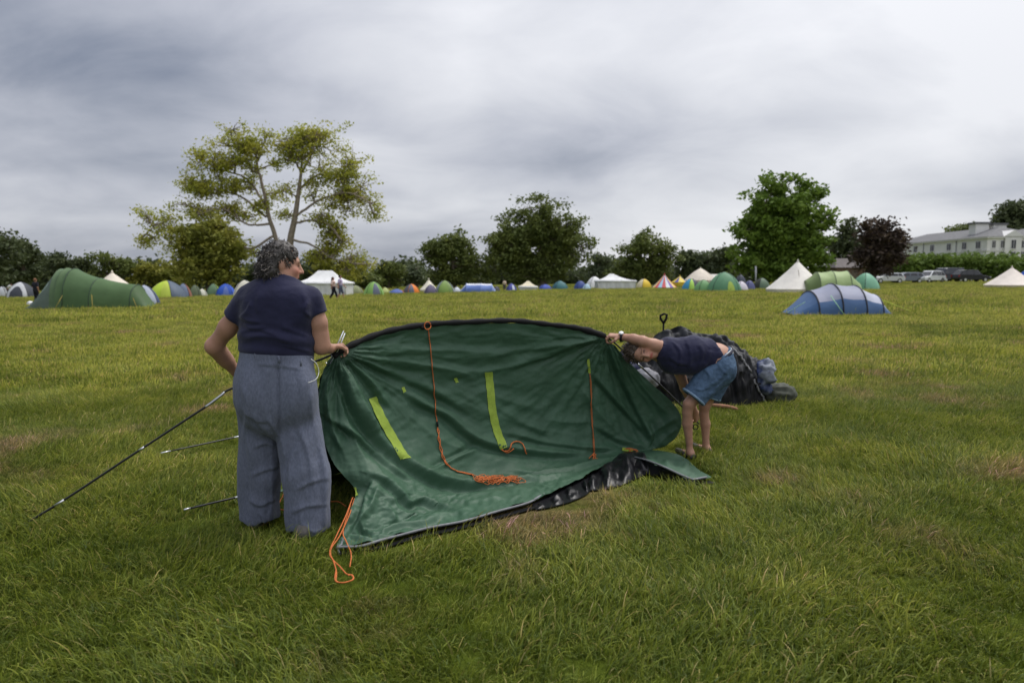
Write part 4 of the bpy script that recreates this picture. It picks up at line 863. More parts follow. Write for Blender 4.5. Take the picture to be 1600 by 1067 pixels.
# left side: the green tunnel tent, its high mouth to the left
g = gp(150, 482); g[2] = gz(g[0], g[1]); s = g[1] / FPX
tunnel_tent(g, R(-4), [(-97 * s, .95, .05), (-52 * s, 1.15, 62 * s), (-42 * s, 1.18, 63 * s), (-8 * s, 1.1, 46 * s) if 0 else (-30 * s, 1.2, 62 * s), (10 * s, 1.1, 47 * s), (70 * s, .85, 37 * s), (93 * s, .6, .06)],
  [(100, 114, 104), (94, 116, 84), (86, 110, 74), (80, 106, 68), (84, 110, 70), (76, 100, 64)], 'large green tunnel tent with grey tinted window at the left of the field', [3, 4, 5], (52, 70, 54), window=(0, (132, 152, 138)),
  guys=[(g + np.array([-30 * s, -1.15, .75]), g + np.array([-33 * s, -1.7, .02]), (150, 132, 60)), (g + np.array([12 * s, -1.02, .8]), g + np.array([24 * s, -1.7, .02]), (150, 132, 60)), (g + np.array([70 * s, -.8, .7]), g + np.array([85 * s, -1.3, .02]), (150, 132, 60))])
tag(lump('white_sack', 'white sack on the grass at the mouth of the green tunnel tent', 'sack', gp(51, 478) + np.array([0, -.2, .13]), (.2, .18, .17), fabric((214, 214, 218), 0), 2., .03), None, None)
bell_tent(177, 464, 112, 49, [cream], 'cream pointed tent behind the green tunnel tent at left', wall=.15, Y=46)
dome_tent(34, 464, 40, 21, [(196, 198, 202), (70, 74, 82), (80, 84, 90), (92, 96, 102)], 'white and grey dome tent near the far left edge', door=((58, 62, 70), .2, .8, .5))
dome_tent(4, 463, 22, 14, [(205, 208, 212), (190, 194, 198), (180, 184, 190), (60, 96, 84)], 'low whitish tent cut by the left edge of the picture')
dome_tent(226, 466, 46, 28, [(168, 176, 192), (72, 84, 116), (60, 96, 150), (58, 100, 158)], 'blue and pale grey tent behind the tail of the green tunnel tent', .5, Y=42)
dome_tent(262, 466, 58, 25, [(190, 206, 84), (88, 100, 116), (100, 110, 124), (176, 196, 80)], 'lime yellow and slate dome tent at left', -.25, door=((172, 196, 64), .15, .62, .8), deep=.8)
dome_tent(287, 465, 26, 20, [(112, 124, 146), (140, 92, 82), (90, 100, 120), (96, 108, 128)], 'small slate blue tent with reddish end beside the lime tent', .3)
dome_tent(305, 463, 20, 16, [(98, 110, 84), (86, 98, 78), (80, 90, 70), (90, 100, 80)], 'small olive dome tent left of the blue tent')
dome_tent(316, 462, 16, 10, [(206, 204, 190), (190, 190, 180), (180, 180, 170), (196, 194, 184)], 'tiny off-white tent beside the olive dome', .4)
dome_tent(334, 461, 24, 16, [(96, 122, 92), (110, 134, 60), (84, 100, 80), (92, 112, 86)], 'grey-green dome tent touching the blue tent')
dome_tent(353, 461, 30, 16, [(44, 84, 178), (56, 92, 190), (40, 70, 150), (50, 86, 180)], 'bright blue tent left of the standing person', door=((88, 108, 170), .45, .8, .6), n=4)
dome_tent(383, 462, 36, 22, [(204, 200, 184), (206, 206, 198), (190, 190, 182), (214, 214, 208)], 'off-white dome tent with yellow base beside the standing person', door=((206, 176, 60), .15, .85, .35))
marquee(509, 461, 74, 20, 38, 'white marquee with peaked roof beside the head of the standing person', ridge=.30, peak=.0)
dome_tent(556, 459, 26, 12, [(136, 142, 104), (120, 126, 96), (110, 116, 90), (128, 134, 100)], 'low olive tent right of the white marquee')
dome_tent(584, 461, 34, 19, [(128, 168, 88), (134, 176, 96), (110, 150, 80), (140, 180, 100)], 'light green dome tent with grey door', .25, door=((86, 92, 108), .42, .88, .68), n=2.2)
dome_tent(602, 458, 16, 8, [(186, 194, 124), (180, 188, 120), (160, 168, 110), (176, 184, 118)], 'small pale lime tent behind the light green dome')
dome_tent(620, 458, 26, 6, [(84, 104, 168), (176, 92, 112), (90, 100, 150), (100, 130, 170)], 'flat blue and pink tent left of the orange one')
dome_tent(643, 458, 26, 13, [(236, 124, 40), (214, 84, 50), (90, 88, 96), (92, 92, 102)], 'orange and grey dome tent', .5, door=((84, 86, 98), .05, .5, .8))
bell_tent(670, 457, 28, 19, [(224, 218, 200)], 'small cream pointed tent right of the orange dome', Y=76)
dome_tent(673, 458, 22, 12, [(104, 98, 122), (98, 94, 116), (90, 86, 106), (110, 104, 126)], 'purple-grey dome tent before the small cream tent')
dome_tent(695, 457, 32, 17, [(122, 146, 84), (138, 148, 148), (130, 140, 142), (140, 152, 152)], 'grey dome tent with green front', door=((116, 142, 70), .05, .7, .55))
dome_tent(714, 456, 14, 7, [(214, 218, 226), (206, 210, 220), (200, 204, 214), (210, 214, 222)], 'tiny white tent between grey dome and long blue tent')
g = gp(746, 456); s = g[1] / FPX
tunnel_tent(g, R(4), [(-27 * s, .5, .1), (-17 * s, 1.2, 13 * s), (5 * s, 1.2, 13 * s), (22 * s, 1.2, 12.5 * s), (28 * s, .8, 3 * s)], [(206, 212, 222), (214, 218, 226), (216, 218, 224), (190, 200, 216)], 'long blue and white tunnel tent in the far row', [1, 2, 3], (120, 140, 190), .30, [(96, 122, 184), (92, 118, 180), (104, 128, 186), (120, 140, 190)])
dome_tent(799, 454, 18, 10, [(78, 84, 156), (86, 92, 166), (60, 64, 110), (70, 74, 130)], 'small indigo dome tent in the far row', door=((200, 206, 220), .5, .8, .6))
dome_tent(776, 455, 12, 7, [(84, 84, 92), (90, 90, 100), (70, 70, 80), (80, 80, 90)], 'tiny dark grey tent right of the long blue tent')
marquee(825, 453, 28, 6, 14, 'cream ridge tent in front of the large oak', (222, 212, 184), .8, .12)
dome_tent(852, 452, 21, 7, [(60, 84, 168), (66, 90, 174), (50, 70, 140), (58, 80, 160)], 'low royal blue tent left of the teal dome', n=4)
dome_tent(875, 452, 28, 12, [(64, 112, 116), (60, 104, 110), (150, 76, 76), (58, 100, 108)], 'teal dome tent with red top at the back', n=2.2)
dome_tent(907, 452, 22, 12, [(62, 80, 140), (70, 90, 150), (56, 70, 120), (64, 84, 144)], 'dark blue dome tent left of the white pavilion')
dome_tent(917, 452, 14, 8, [(178, 204, 220), (186, 210, 224), (170, 196, 210), (176, 200, 216)], 'small ice blue tent touching the dark blue dome')
dome_tent(929, 451, 30, 16, [white_, (218, 218, 220), (214, 214, 216), (220, 220, 222)], 'white dome tent left of the white pavilion', n=2.1, Y=92)
marquee(961, 451, 58, 13, 23, 'white pavilion with walls under the dark tree', (224, 224, 224), .6, .1, peak=-.2)
dome_tent(1006, 449, 23, 12, [(214, 184, 60), (206, 178, 70), (210, 200, 170), (216, 206, 176)], 'yellow and cream tent left of the striped cone tent', .4)
bell_tent(1038, 450, 38, 21, [(206, 92, 96), (214, 220, 232), (128, 96, 168), (226, 204, 120), (206, 88, 100), (160, 200, 222)], 'cone tent striped in red, white, purple, yellow and blue', wall=.05, sides=18)
bell_tent(1062, 449, 26, 16, [(222, 196, 70), (92, 84, 150), (224, 206, 110)], 'yellow and violet striped tent behind the striped cone tent', wall=.4, Y=92, wallc=(214, 184, 56), sides=12)
bell_tent(1094, 447, 48, 27, [(226, 214, 200)], 'big cream round tent with a mast tip behind the green domes', wall=.3, Y=98, conc=-.10)
marquee(1122, 447, 40, 12, 17, 'long cream tent roof behind the green dome', (226, 222, 214), .5, .8, Y=100)
dome_tent(1080, 452, 28, 15, [(76, 78, 88), (84, 84, 94), (150, 186, 90), (70, 150, 190)], 'small dome tent in lime, blue and dark grey', .3, door=((150, 190, 80), .0, .4, .9))
dome_tent(1099, 456, 30, 17, [(112, 158, 104), (104, 148, 98), (100, 140, 94), (118, 164, 110)], 'smaller green porch dome joined at the left of the green dome', .1)
dome_tent(1131, 456, 56, 28, [(92, 138, 104), (88, 134, 102), (84, 124, 96), (98, 146, 110)], 'green dome tent with yellow-green door flap', -.15, door=((150, 170, 74), .55, .8, .35), n=2.2)
dome_tent(1158, 449, 22, 13, [(212, 206, 216), (204, 198, 210), (190, 186, 196), (206, 200, 212)], 'white dome tent right of the green dome', Y=66)
dome_tent(1171, 448, 18, 13, [(96, 100, 142), (90, 94, 134), (84, 88, 124), (98, 102, 146)], 'slate violet dome tent next to the thin grey mast', Y=70)
dome_tent(1157, 447, 20, 18, [(74, 78, 90), (70, 74, 86), (64, 68, 80), (76, 80, 92)], 'dark grey dome tent showing above the white dome', Y=78)
dome_tent(1190, 447, 26, 15, [(92, 112, 92), (96, 116, 96), (64, 70, 60), (54, 58, 48)], 'dark green dome tent left of the cream bell tent', Y=72)
bell_tent(1245, 458, 92, 50, [(226, 220, 212)], 'large cream bell tent with door at front, beside the blue tent', wall=.13, door=((206, 196, 176), -.32), sides=16)
g = gp(1300, 451); g = np.array([at(1300, 451, 50)[0], 50, 0]); g[2] = gz(g[0], g[1]); s = 50 / FPX
tunnel_tent(g, R(-10), [(-40 * s, .9, 20 * s), (-24 * s, 1.55, 33 * s), (-2 * s, 1.6, 35 * s), (20 * s, 1.6, 35 * s), (36 * s, 1.3, 18 * s)], [(118, 136, 88), (152, 172, 118), (156, 176, 122), (146, 168, 116)], 'pale green tunnel tent behind the blue tent', [1, 2, 3], (84, 98, 74))
dome_tent(1352, 453, 42, 24, [(128, 178, 150), (146, 196, 166), (110, 156, 130), (112, 164, 132)], 'mint green tent right of the pale green tunnel', .3, n=2.2)
g = gp(1312, 494); s = g[1] / FPX; g[1] += 1.1; g[0] += .35
c1 = (148, 152, 172)
bt = tunnel_tent(g, R(-6), [(-76 * s, .9, .04), (-42 * s, 1.25, 38 * s), (-20 * s, 1.32, 43 * s) if 0 else (-8 * s, 1.35, 50 * s), (28 * s, 1.3, 47 * s), (58 * s, 1.0, 33 * s), (76 * s, .8, .10)],
  [(84, 112, 152), c1, c1, (180, 184, 200), (160, 166, 186)], 'blue and light grey tunnel tent with dark hoops standing alone at right', [1, 2, 3, 4], (34, 38, 50), .17, [(76, 106, 148), (78, 108, 150), (76, 104, 144), (74, 102, 142), (78, 106, 146)],
  guys=[(at(1258, 472, g[1] - 1.05), gp(1226, 492) + [0, 0, .02], (170, 214, 200)), (at(1298, 462, g[1] - 1.2), gp(1321, 495) + [0, 0, .02], (160, 206, 170)), (at(1368, 478, g[1] - .6), gp(1386, 489) + [0, 0, .02], (186, 200, 70)), (at(1362, 462, g[1]), gp(1425, 488) + [0, 0, .02], (176, 190, 66)), (at(1246, 466, g[1]), gp(1196, 487) + [0, 0, .02], (176, 190, 66))])
bell_tent(1580, 442, 72, 32, [(226, 214, 204)], 'cream bell tent cut by the right edge of the picture', Y=60, wall=.14)
dome_tent(1602, 441, 24, 22, [(56, 96, 190), (60, 100, 196), (50, 86, 170), (54, 92, 184)], 'bright blue tent at the right edge behind the cream bell tent', Y=68)
mm = thing('mast', 'thin grey mast standing among the tents before the round maple', 'mast', at(1181, 450, 80)); p = at(1181, 450, 80); p[2] = gz(p[0], 80)
mesh('pole', *tube(np.array([p, at(1181, 416, 80)]), [.10, .09], 6), fabric((150, 152, 156), 0), mm)
# ------------------------------------------------------------------ trees
def leaf_mat(name, c, c2, tr=.3):
    m = material(name, c, .6, .28, .9, 0, 1, .2, transl=tr, hue=c2); return m
M_bark = material('bark', (.13, .105, .08), .95, .35, 4, .03, 12); M_bark2 = material('pale_bark', (.24, .20, .155), .95, .3, 3, .03, 10)
LM = {'oak': leaf_mat('leaf_oak', (.120, .152, .042), (.170, .20, .052)), 'dark': leaf_mat('leaf_dark', (.075, .096, .042), (.10, .122, .05)), 'yellow': leaf_mat('leaf_yellow', (.36, .38, .06), (.44, .42, .07), .5),
      'olive': leaf_mat('leaf_olive', (.20, .215, .04), (.27, .26, .045)), 'maple': leaf_mat('leaf_maple', (.135, .215, .034), (.185, .27, .045)), 'copper': leaf_mat('leaf_copper', (.066, .048, .038), (.095, .066, .046), .2), 'grey': leaf_mat('leaf_grey', (.12, .15, .085), (.15, .18, .09)), 'hedge': leaf_mat('leaf_hedge', (.12, .185, .034), (.15, .22, .04))}
def leaves(C, n_per, spread, size, r=rng):
    """leaf sprays round the clump centres C: bent rhombs, two triangles each"""
    k = len(C) * n_per; c = np.repeat(C, n_per, 0) + r.normal(0, 1, (k, 3)) * np.array(spread)
    a = r.normal(0, 1, (k, 3)); a[:, 2] *= .6; a /= np.linalg.norm(a, axis=1)[:, None]; b = np.cross(a, r.normal(0, 1, (k, 3))); b /= np.linalg.norm(b, axis=1)[:, None] + 1e-9
    sz = size * r.uniform(.6, 1.4, k)[:, None]; V = np.stack([c - a * sz, c + b * sz * .55, c + a * sz, c - b * sz * .55], 1); V[:, 2, 2] -= sz[:, 0] * .25
    i = np.arange(k)[:, None] * 4; return V.reshape(-1, 3), np.hstack([i, i + 1, i + 2, i + 3])
def tree(name, lab, Y, lobes, trunk, m, bark=M_bark, dens=1.0, leaf=.24, per=52, clump=.52, limbs=None, tr=.45, hollow=.55, grp='trees round the field', seed=1, depth=1.0, scat=.26, fill=False):
    r = np.random.default_rng(seed); s = Y / FPX; b = at(trunk[0][0], trunk[0][1], Y); b[2] = gz(b[0], Y) - .05; t = thing(name, lab, 'tree', b, grp)
    centers = []; info = []
    if limbs and fill: lobes = lobes + [(x + r.normal(0, 10), y + r.normal(0, 8), 15, 9) for lp in limbs for (x, y) in spline(np.array(lp, float), 12)[5:]]
    for (x, y, rx, ry) in lobes:
        dy = r.uniform(-.5, .5) * rx * s * depth; c = at(x, y, Y); c[1] += dy; rad = np.array([rx * s, rx * s * .8 * depth, ry * s]); info.append((c, rad))
        n = max(4, int(dens * 3.2 * (rad[0] * rad[2]) ** .92)); d = r.normal(0, 1, (n, 3)); d /= np.linalg.norm(d, axis=1)[:, None]; q = r.uniform(hollow, 1.0, n)[:, None] ** .6
        centers.append(c + d * q * rad * (1 + scat * r.normal(0, 1, (n, 1))))
    CC = np.concatenate(centers); CC = CC[CC[:, 2] > gz(CC[:, 0], CC[:, 1]) + .6]
    mb = MB(); tp = np.array([at(x, y, Y) for x, y in trunk]); tp[0] = b; tp = spline(tp, 14); mb.add(*tube(tp, np.linspace(tr, tr * (.35 if not fill else .12), 14) + tr * .35 * np.exp(-np.arange(14) / 1.2), 8)); mb.build('trunk', bark, t)
    ends = [tp]
    for lp in limbs or []:
        big_ = len(lp) > 7; dd = 0 if big_ else r.uniform(-1, 1) * 2.5; L_ = np.array([at(x, y, Y + dd * i / (len(lp) - 1)) for i, (x, y) in enumerate(lp)]); L_ = spline(L_, 24); L_[1:-1] += r.normal(0, .03, (22, 3)); mesh('limb', *tube(L_, np.linspace(tr * (.62 if big_ else .27), .06, 24), 6), bark, t); ends.append(L_)
    E = np.concatenate(ends); tw = MB(); extra = []
    for (c, rad) in info:
        p = E[np.argmin(((E - c) ** 2).sum(1) + (E[:, 2] > c[2]) * 4)]; mid = (p + c) / 2 + r.normal(0, .3, 3); path = spline(np.array([p, mid, c]), 7); tw.add(*tube(path, np.linspace(.13, .05, 7), 5))
        for _ in range(7 if not fill else 11):
            d = r.normal(0, 1, 3); d /= np.linalg.norm(d); e_ = c + d * rad * (.95 if not fill else r.uniform(.7, 1.25)); extra.append(e_); st_ = path[r.integers(3, 7)]; tw.add(*tube(spline(np.array([st_, (st_ + e_) / 2 + r.normal(0, .25, 3), e_]), 5), np.linspace(.06, .018, 5), 4))
    tw.build('branches', bark, t)
    if fill: CC = np.concatenate([CC, np.array(extra)[::2]])
    V, Fq = leaves(CC, per, (clump, clump, clump * .6), leaf, r); mesh('crown', V, Fq, m, t, False); return t
def auto_lobes(x0, x1, y0, y1, n, seed, round_=1.0):
    """a broad crown between these pixels made of uneven lobes"""
    r = np.random.default_rng(seed); o = []; cx, cy, a, b = (x0 + x1) / 2, (y0 + y1) / 2, (x1 - x0) / 2, (y1 - y0) / 2
    for i in range(n):
        th = r.uniform(0, 6.283); q = r.uniform(.15, .80) ** .6; rr = r.uniform(.22, .40) * min(a, b)
        x, y = cx + math.cos(th) * q * (a - rr * .8), cy + math.sin(th) * q * (b - rr * .6)
        o.append((x, y, rr * r.uniform(1.0, 1.4), rr * r.uniform(.7, 1.0)))
    return o
T1l = [(480,215,36,24),(508,228,34,30),(462,210,26,16),(540,255,32,28),(562,290,26,26),(578,318,16,14),(530,305,34,20),(500,262,26,24),(545,330,26,12),(366,205,22,14),(347,222,24,14),(312,250,22,20),(300,282,24,16),(330,296,32,14),(362,248,18,10),(384,292,22,10),(428,256,18,10),
       (292,322,24,14),(252,350,28,14),(238,372,18,10),(330,328,30,12),(530,368,24,14),(548,405,26,16),(518,392,20,12),(488,398,16,10),(384,338,20,8),(445,300,16,16),(492,300,20,18),(502,338,24,10),(404,318,14,8),(265,385,18,10),(300,370,26,12),(445,335,14,8),(470,250,20,16),(395,395,14,7)]
tree('tall_tree', 'tall spreading tree with two bare pale trunks and thin yellow-green crown at left', 87, T1l, [(455,451),(453,410),(453,378),(461,339),(467,296),(471,263),(474,215)], LM['yellow'], M_bark2, dens=.72, leaf=.17, per=26, clump=.46, tr=.62, hollow=.05, seed=4, scat=.34, fill=True, limbs=[
  [(452,420),(440,392),(433,378),(419,333),(410,291),(402,266),(378,249),(362,218)],[(419,329),(388,282),(349,266),(315,251)],[(416,339),(377,308),(326,294),(295,288)],[(422,350),(385,350),(349,327),(310,335)],[(467,296),(495,274),(529,272),(554,263)],[(461,338),(503,311),(545,302),(577,316)],
  [(472,268),(489,237),(495,207)],[(458,350),(484,344),(512,350),(534,376)],[(455,374),(489,384),(517,403),(554,412)],[(428,368),(391,389),(360,370),(298,364),(250,350),(228,366)],[(403,268),(398,240),(380,225)],[(470,268),(455,240),(448,215)]])
tree('broad_tree', 'dense yellow-olive tree below the tall spreading tree', 78, auto_lobes(272,384,330,452,26,3) + [(325,352,24,18),(300,420,34,22),(350,420,30,24)], [(328,458),(328,420),(326,370)], LM['olive'], dens=1.45, seed=5)
tree('broad_tree', 'low yellowish tree behind the right side of the white marquee', 92, auto_lobes(488,572,392,450,14,8), [(530,455),(530,430),(531,405)], LM['olive'], dens=1.6, seed=6)
tree('broad_tree', 'dark tree cut by the left edge of the picture', 75, auto_lobes(-60,22,340,450,18,2), [(-25,462),(-25,420),(-22,380)], LM['dark'], dens=1.45, seed=7)
tree('broad_tree', 'round dark tree second from the left edge', 84, auto_lobes(8,64,368,455,16,4), [(36,462),(36,430),(35,395)], LM['dark'], dens=1.45, seed=8)
for x0, x1, y0, m, lab, sd_ in ((52,112,388,'dark','dark tree rising behind the person in black',9),(98,150,396,'dark','lower dark tree above the green tunnel tent',10),(140,215,392,'oak','mid green tree behind the cream pointed tent',12),(200,262,404,'olive','small olive tree right of the cream pointed tent',13),(238,300,412,'olive','low bushy olive tree left of the dense yellow-olive tree',25),
                               (380,430,410,'dark','dark low tree hidden behind the standing person',14),(470,520,398,'dark','dark tree behind the white marquee',15),(556,590,425,'oak','low dark bush left of the small rounded tree',16)):
    tree('broad_tree', lab, 96, auto_lobes(x0, x1, y0, 458, 15, sd_), [((x0+x1)/2,458),((x0+x1)/2,440),((x0+x1)/2+1,y0+15)], LM[m], dens=1.3, seed=sd_)
tree('broad_tree', 'small rounded dark green tree right of the marquee', 104, auto_lobes(582,636,404,455,16,5), [(608,455),(608,435),(607,415)], LM['oak'], dens=1.3, seed=17)
tree('broad_tree', 'thin grey-green sapling between two oaks left of centre', 112, auto_lobes(632,668,410,455,9,6), [(650,455),(650,430),(650,415)], LM['grey'], dens=1.0, seed=18)
tree('broad_tree', 'round green tree left of the large oak', 104, auto_lobes(660,752,362,455,26,7) + [(706,380,26,16),(685,400,22,18)], [(708,455),(708,425),(706,380)], LM['oak'], dens=1.45, seed=19)
tree('oak_tree', 'largest dark oak in the middle of the tree line', 105, auto_lobes(760,920,325,452,40,8) + [(838,322,30,15),(805,342,26,16),(885,352,28,18),(780,390,28,20),(908,392,24,14),(845,360,40,25),(770,425,22,20),(920,380,12,8)], [(846,456),(846,420),(842,360)], LM['oak'], dens=1.35, tr=.8, seed=20,
     limbs=[[(846,420),(815,390),(785,380)],[(845,400),(880,375),(908,385)],[(844,390),(820,350),(806,338)],[(843,380),(862,345),(880,345)]])
tree('broad_tree', 'thin airy tree at the right shoulder of the large oak', 116, auto_lobes(912,956,388,450,11,9), [(935,452),(935,425),(934,395)], LM['grey'], dens=1.0, seed=21)
tree('oak_tree', 'domed dark oak above the striped tents', 104, auto_lobes(958,1064,368,446,28,10) + [(1012,372,26,14),(985,400,22,14),(1045,400,20,18),(970,425,18,12)], [(1022,455),(1020,425),(1014,385)], LM['oak'], dens=1.3, tr=.6, seed=22)
for x0, x1, y0, m, lab, sd_ in ((1056,1098,390,'dark','dark tree right of the domed oak',31),(1084,1124,388,'grey','grey-green tree above the cream round tent',32),(1108,1156,386,'dark','dark tree left of the round maple',33),(1284,1350,342,'dark','dark evergreen behind the round maple at its right',34)):
    tree('broad_tree', lab, 125, auto_lobes(x0, x1, y0, 452, 16, sd_), [((x0+x1)/2,452),((x0+x1)/2,430),((x0+x1)/2+1,y0+18)], LM[m], dens=1.3, leaf=.34, clump=.75, seed=sd_)
tree('maple_tree', 'tall round bright green maple right of centre', 96, auto_lobes(1150,1300,300,446,40,11) + [(1222,288,30,15),(1195,310,24,18),(1255,305,30,18),(1165,360,18,20),(1290,345,14,16),(1160,400,20,24),(1285,400,20,22),(1225,340,46,30),(1278,300,10,8)], [(1226,456),(1224,420),(1222,350),(1221,310)], LM['maple'], dens=1.3, leaf=.32, tr=.55, seed=23, limbs=[[(1224,420),(1190,390),(1165,370)],[(1224,410),(1262,380),(1286,355)],[(1222,370),(1200,335),(1192,312)],[(1222,360),(1250,325),(1258,305)]])
tree('copper_beech', 'dark purple-brown copper tree before the parked cars', 88, auto_lobes(1336,1408,352,432,26,12) + [(1355,356,10,9),(1385,356,9,9),(1402,368,8,7),(1372,352,9,7)], [(1367,446),(1367,425),(1370,370)], LM['copper'], dens=1.6, leaf=.26, tr=.28, seed=24)
tree('pine_tree', 'dark evergreen at the right edge behind the white house', 185, auto_lobes(1562,1628,312,385,20,13), [(1592,432),(1592,390),(1590,330)], LM['dark'], dens=1.1, leaf=.5, clump=1.1, seed=26)
tree('broad_tree', 'tree top showing over the roof of the white house', 205, auto_lobes(1486,1532,346,380,10,14), [(1508,430),(1508,390),(1508,365)], LM['oak'], dens=.9, leaf=.5, clump=1.1, seed=27)
def wood(name, lab, Y, x0, x1, y0, y1, m, seed):
    r = np.random.default_rng(seed); C = []
    for x in np.arange(x0, x1, 4.0):
        top = y0 + 9 * math.sin(x / 31 + seed) + 6 * math.sin(x / 13.0)
        for y in np.arange(top, y1, 4.0): p = at(x + r.normal(0, 2), y + r.normal(0, 2), Y); p[1] += r.uniform(-4, 4); C.append(p)
    V, Fq = leaves(np.array(C), 16, (.9, .9, .6), .5, r); tag(mesh(name, V, Fq, m, None, False), lab, 'woodland', kind='stuff')
wood('woodland', 'far belt of woodland closing the left and middle of the field', 140, -120, 660, 425, 456, LM['dark'], 3)
wood('woodland', 'far belt of woodland behind the tents right of the large oak', 150, 640, 1420, 420, 450, LM['dark'], 5)

# ------------------------------------------------------------------ hedges, white house, shed
def hedge(lab, Y, x0, x1, y0, y1, m, seed, rough=3, thick=2.2):
    r = np.random.default_rng(seed); a, b = at(x0, y1, Y), at(x1, y1, Y); t = thing('hedge', lab, 'hedge', ((a[0]+b[0])/2, Y, gz((a[0]+b[0])/2, Y))); C = []
    for x in np.arange(x0, x1, 3.2):
        top = y0 + rough * math.sin(x / 9 + seed) + rough * .6 * math.sin(x / 4.1)
        for y in np.arange(top, y1, 3.2):
            for dy in (-thick, 0, thick): p = at(x + r.normal(0, 1.2), y + r.normal(0, 1.0), Y); p[1] += dy + r.normal(0, .4); C.append(p)
    V, Fq = leaves(np.array(C), 9, (.4, .4, .35), .30, r); mesh('foliage', V, Fq, m, t, False)
    for x in np.linspace(x0 + 6, x1 - 6, 6): p = at(x, y1, Y); q = p.copy(); p[2] = gz(p[0], Y) - .1; q[2] = at(x, (y0 + y1) / 2, Y)[2]; mesh('stem', *tube(np.array([p, q]), [.12, .05], 5), M_bark, t)
hedge('overgrown green hedge behind the parked cars', 118, 1402, 1572, 404, 440, LM['hedge'], 1); hedge('clipped hedge behind the right cream bell tent', 112, 1566, 1660, 408, 440, LM['hedge'], 2, 1)
M_render = material('white_render', (.74, .73, .70), .85, .06, .6, .004, 8); M_slate = material('slate_roof', (.145, .145, .15), .8, .25, 1.6, .02, 10); M_trim = material('white_trim', (.70, .69, .67), .7, .05, 1)
hx0, hx1, hy0, hy1, ze = 103.5, 150.0, 150.0, 190.0, 10.0; zb = float(gz(110, 150)) - .3; rr_ = 14.0
house = thing('country_house', 'large white two-storey country house with slate roof on the rise at right', 'house', (120, 165, zb))
def quad(nm, m, par, *P): return mesh(nm, np.array(P, float), [[0, 1, 2, 3]], m, par, False)
mesh('wall', *box(((hx0 + hx0 + rr_) / 2, (hy0 + hy1) / 2, (zb + ze) / 2), (rr_, hy1 - hy0, ze - zb)), M_render, house, False)
mesh('wall', *box(((hx0 + rr_ + hx1) / 2 + .01, hy0 + 7, (zb + ze - .02) / 2), (hx1 - hx0 - rr_, 14 - .02, ze - zb - .02)), M_render, house, False)
def hip(nm, x0, x1, y0, y1, z, hgt, inset, m):
    o = .45; A = [(x0 - o, y0 - o, z), (x1 + o, y0 - o, z), (x1 + o, y1 + o, z), (x0 - o, y1 + o, z)]
    if x1 - x0 > y1 - y0: c = (y0 + y1) / 2; B = [(x0 + inset, c, z + hgt), (x1 - inset, c, z + hgt)]; Fq = [[0, 1, 5, 4], [2, 3, 4, 5], [1, 2, 5], [3, 0, 4]]
    else: c = (x0 + x1) / 2; B = [(c, y0 + inset, z + hgt), (c, y1 - inset, z + hgt)]; Fq = [[3, 0, 4, 5], [1, 2, 5, 4], [0, 1, 4], [2, 3, 5]]
    return mesh(nm, np.array(A + B), Fq + [[0, 3, 2, 1]], m, house, False)
rf = hip('roof', hx0, hx0 + rr_, hy0, hy1, ze + .35, 2.6, 6.5, M_slate); hip('roof', hx0 + rr_ * .5, hx1, hy0, hy0 + 14, ze + .352, 2.3, 6.5, M_slate)
mesh('cornice', *box((hx0 + rr_ / 2, (hy0 + hy1) / 2, ze + .17), (rr_ + .7, hy1 - hy0 + .7, .34)), M_trim, house, False); mesh('cornice', *box(((hx0 + rr_ + hx1) / 2 + .4, hy0 + 7, ze + .165), (hx1 - hx0 - rr_, 14.66, .33)), M_trim, house, False)
for yb, ln, x in ((hy0, hx1 - hx0, None), (None, None, hx0)):
    if x is None: mesh('string_course', *box(((hx0 + hx1) / 2, hy0 - .06, zb + (ze - zb) * .56), (hx1 - hx0 + .1, .14, .28)), M_trim, house, False)
    else: mesh('string_course', *box((hx0 - .06, (hy0 + hy1) / 2, zb + (ze - zb) * .56 - .002), (.14, hy1 - hy0 - .3, .28)), M_trim, house, False)
def window(c, wd, ht, axis):
    f = (wd, .12, ht) if axis == 'y' else (.12, wd, ht); g_ = (wd - .24, .13, ht - .24) if axis == 'y' else (.13, wd - .24, ht - .24)
    w_ = mesh('window', *box(c, f), M_trim, house, False); mesh('pane', *box(np.array(c) + (np.array([0, -.02, 0]) if axis == 'y' else np.array([-.02, 0, 0])), g_), M_glass, w_, False)
    bar = (.06, .14, ht - .2) if axis == 'y' else (.14, .06, ht - .2); mesh('glazing_bar', *box(np.array(c) + (np.array([0, -.03, 0]) if axis == 'y' else np.array([-.03, 0, 0])), bar), M_trim, w_, False)
    sl_ = (wd + .3, .25, .12) if axis == 'y' else (.25, wd + .3, .12); mesh('sill', *box(np.array(c) - np.array([0, 0, ht / 2 + .06]), sl_), M_trim, w_, False)
for y in (152.8, 157.5, 163.0, 169.5, 176.5, 183.0): window((hx0 - .02, y, zb + (ze - zb) * .78), 1.7, 1.75, 'x'); window((hx0 - .02, y, zb + (ze - zb) * .36), 1.7, 2.0, 'x')
for x in (104.9, 106.8, 111.3, 113.0, 116.5, 119.5, 123, 127, 132): window((x, hy0 - .02, zb + (ze - zb) * .78), .95, 1.75, 'y'); window((x, hy0 - .02, zb + (ze - zb) * .36), .95, 2.0, 'y')
px0 = 108.9
mesh('pediment', np.array([(px0 - 2.2, hy0 - .5, ze + .36), (px0 + 2.2, hy0 - .5, ze + .36), (px0, hy0 - .5, ze + 1.75), (px0 - 2.2, hy0 + 4, ze + .36), (px0 + 2.2, hy0 + 4, ze + .36), (px0, hy0 + 4, ze + 1.75)]), [[0, 1, 2], [0, 2, 5, 3], [1, 4, 5, 2]], M_trim, house, False)
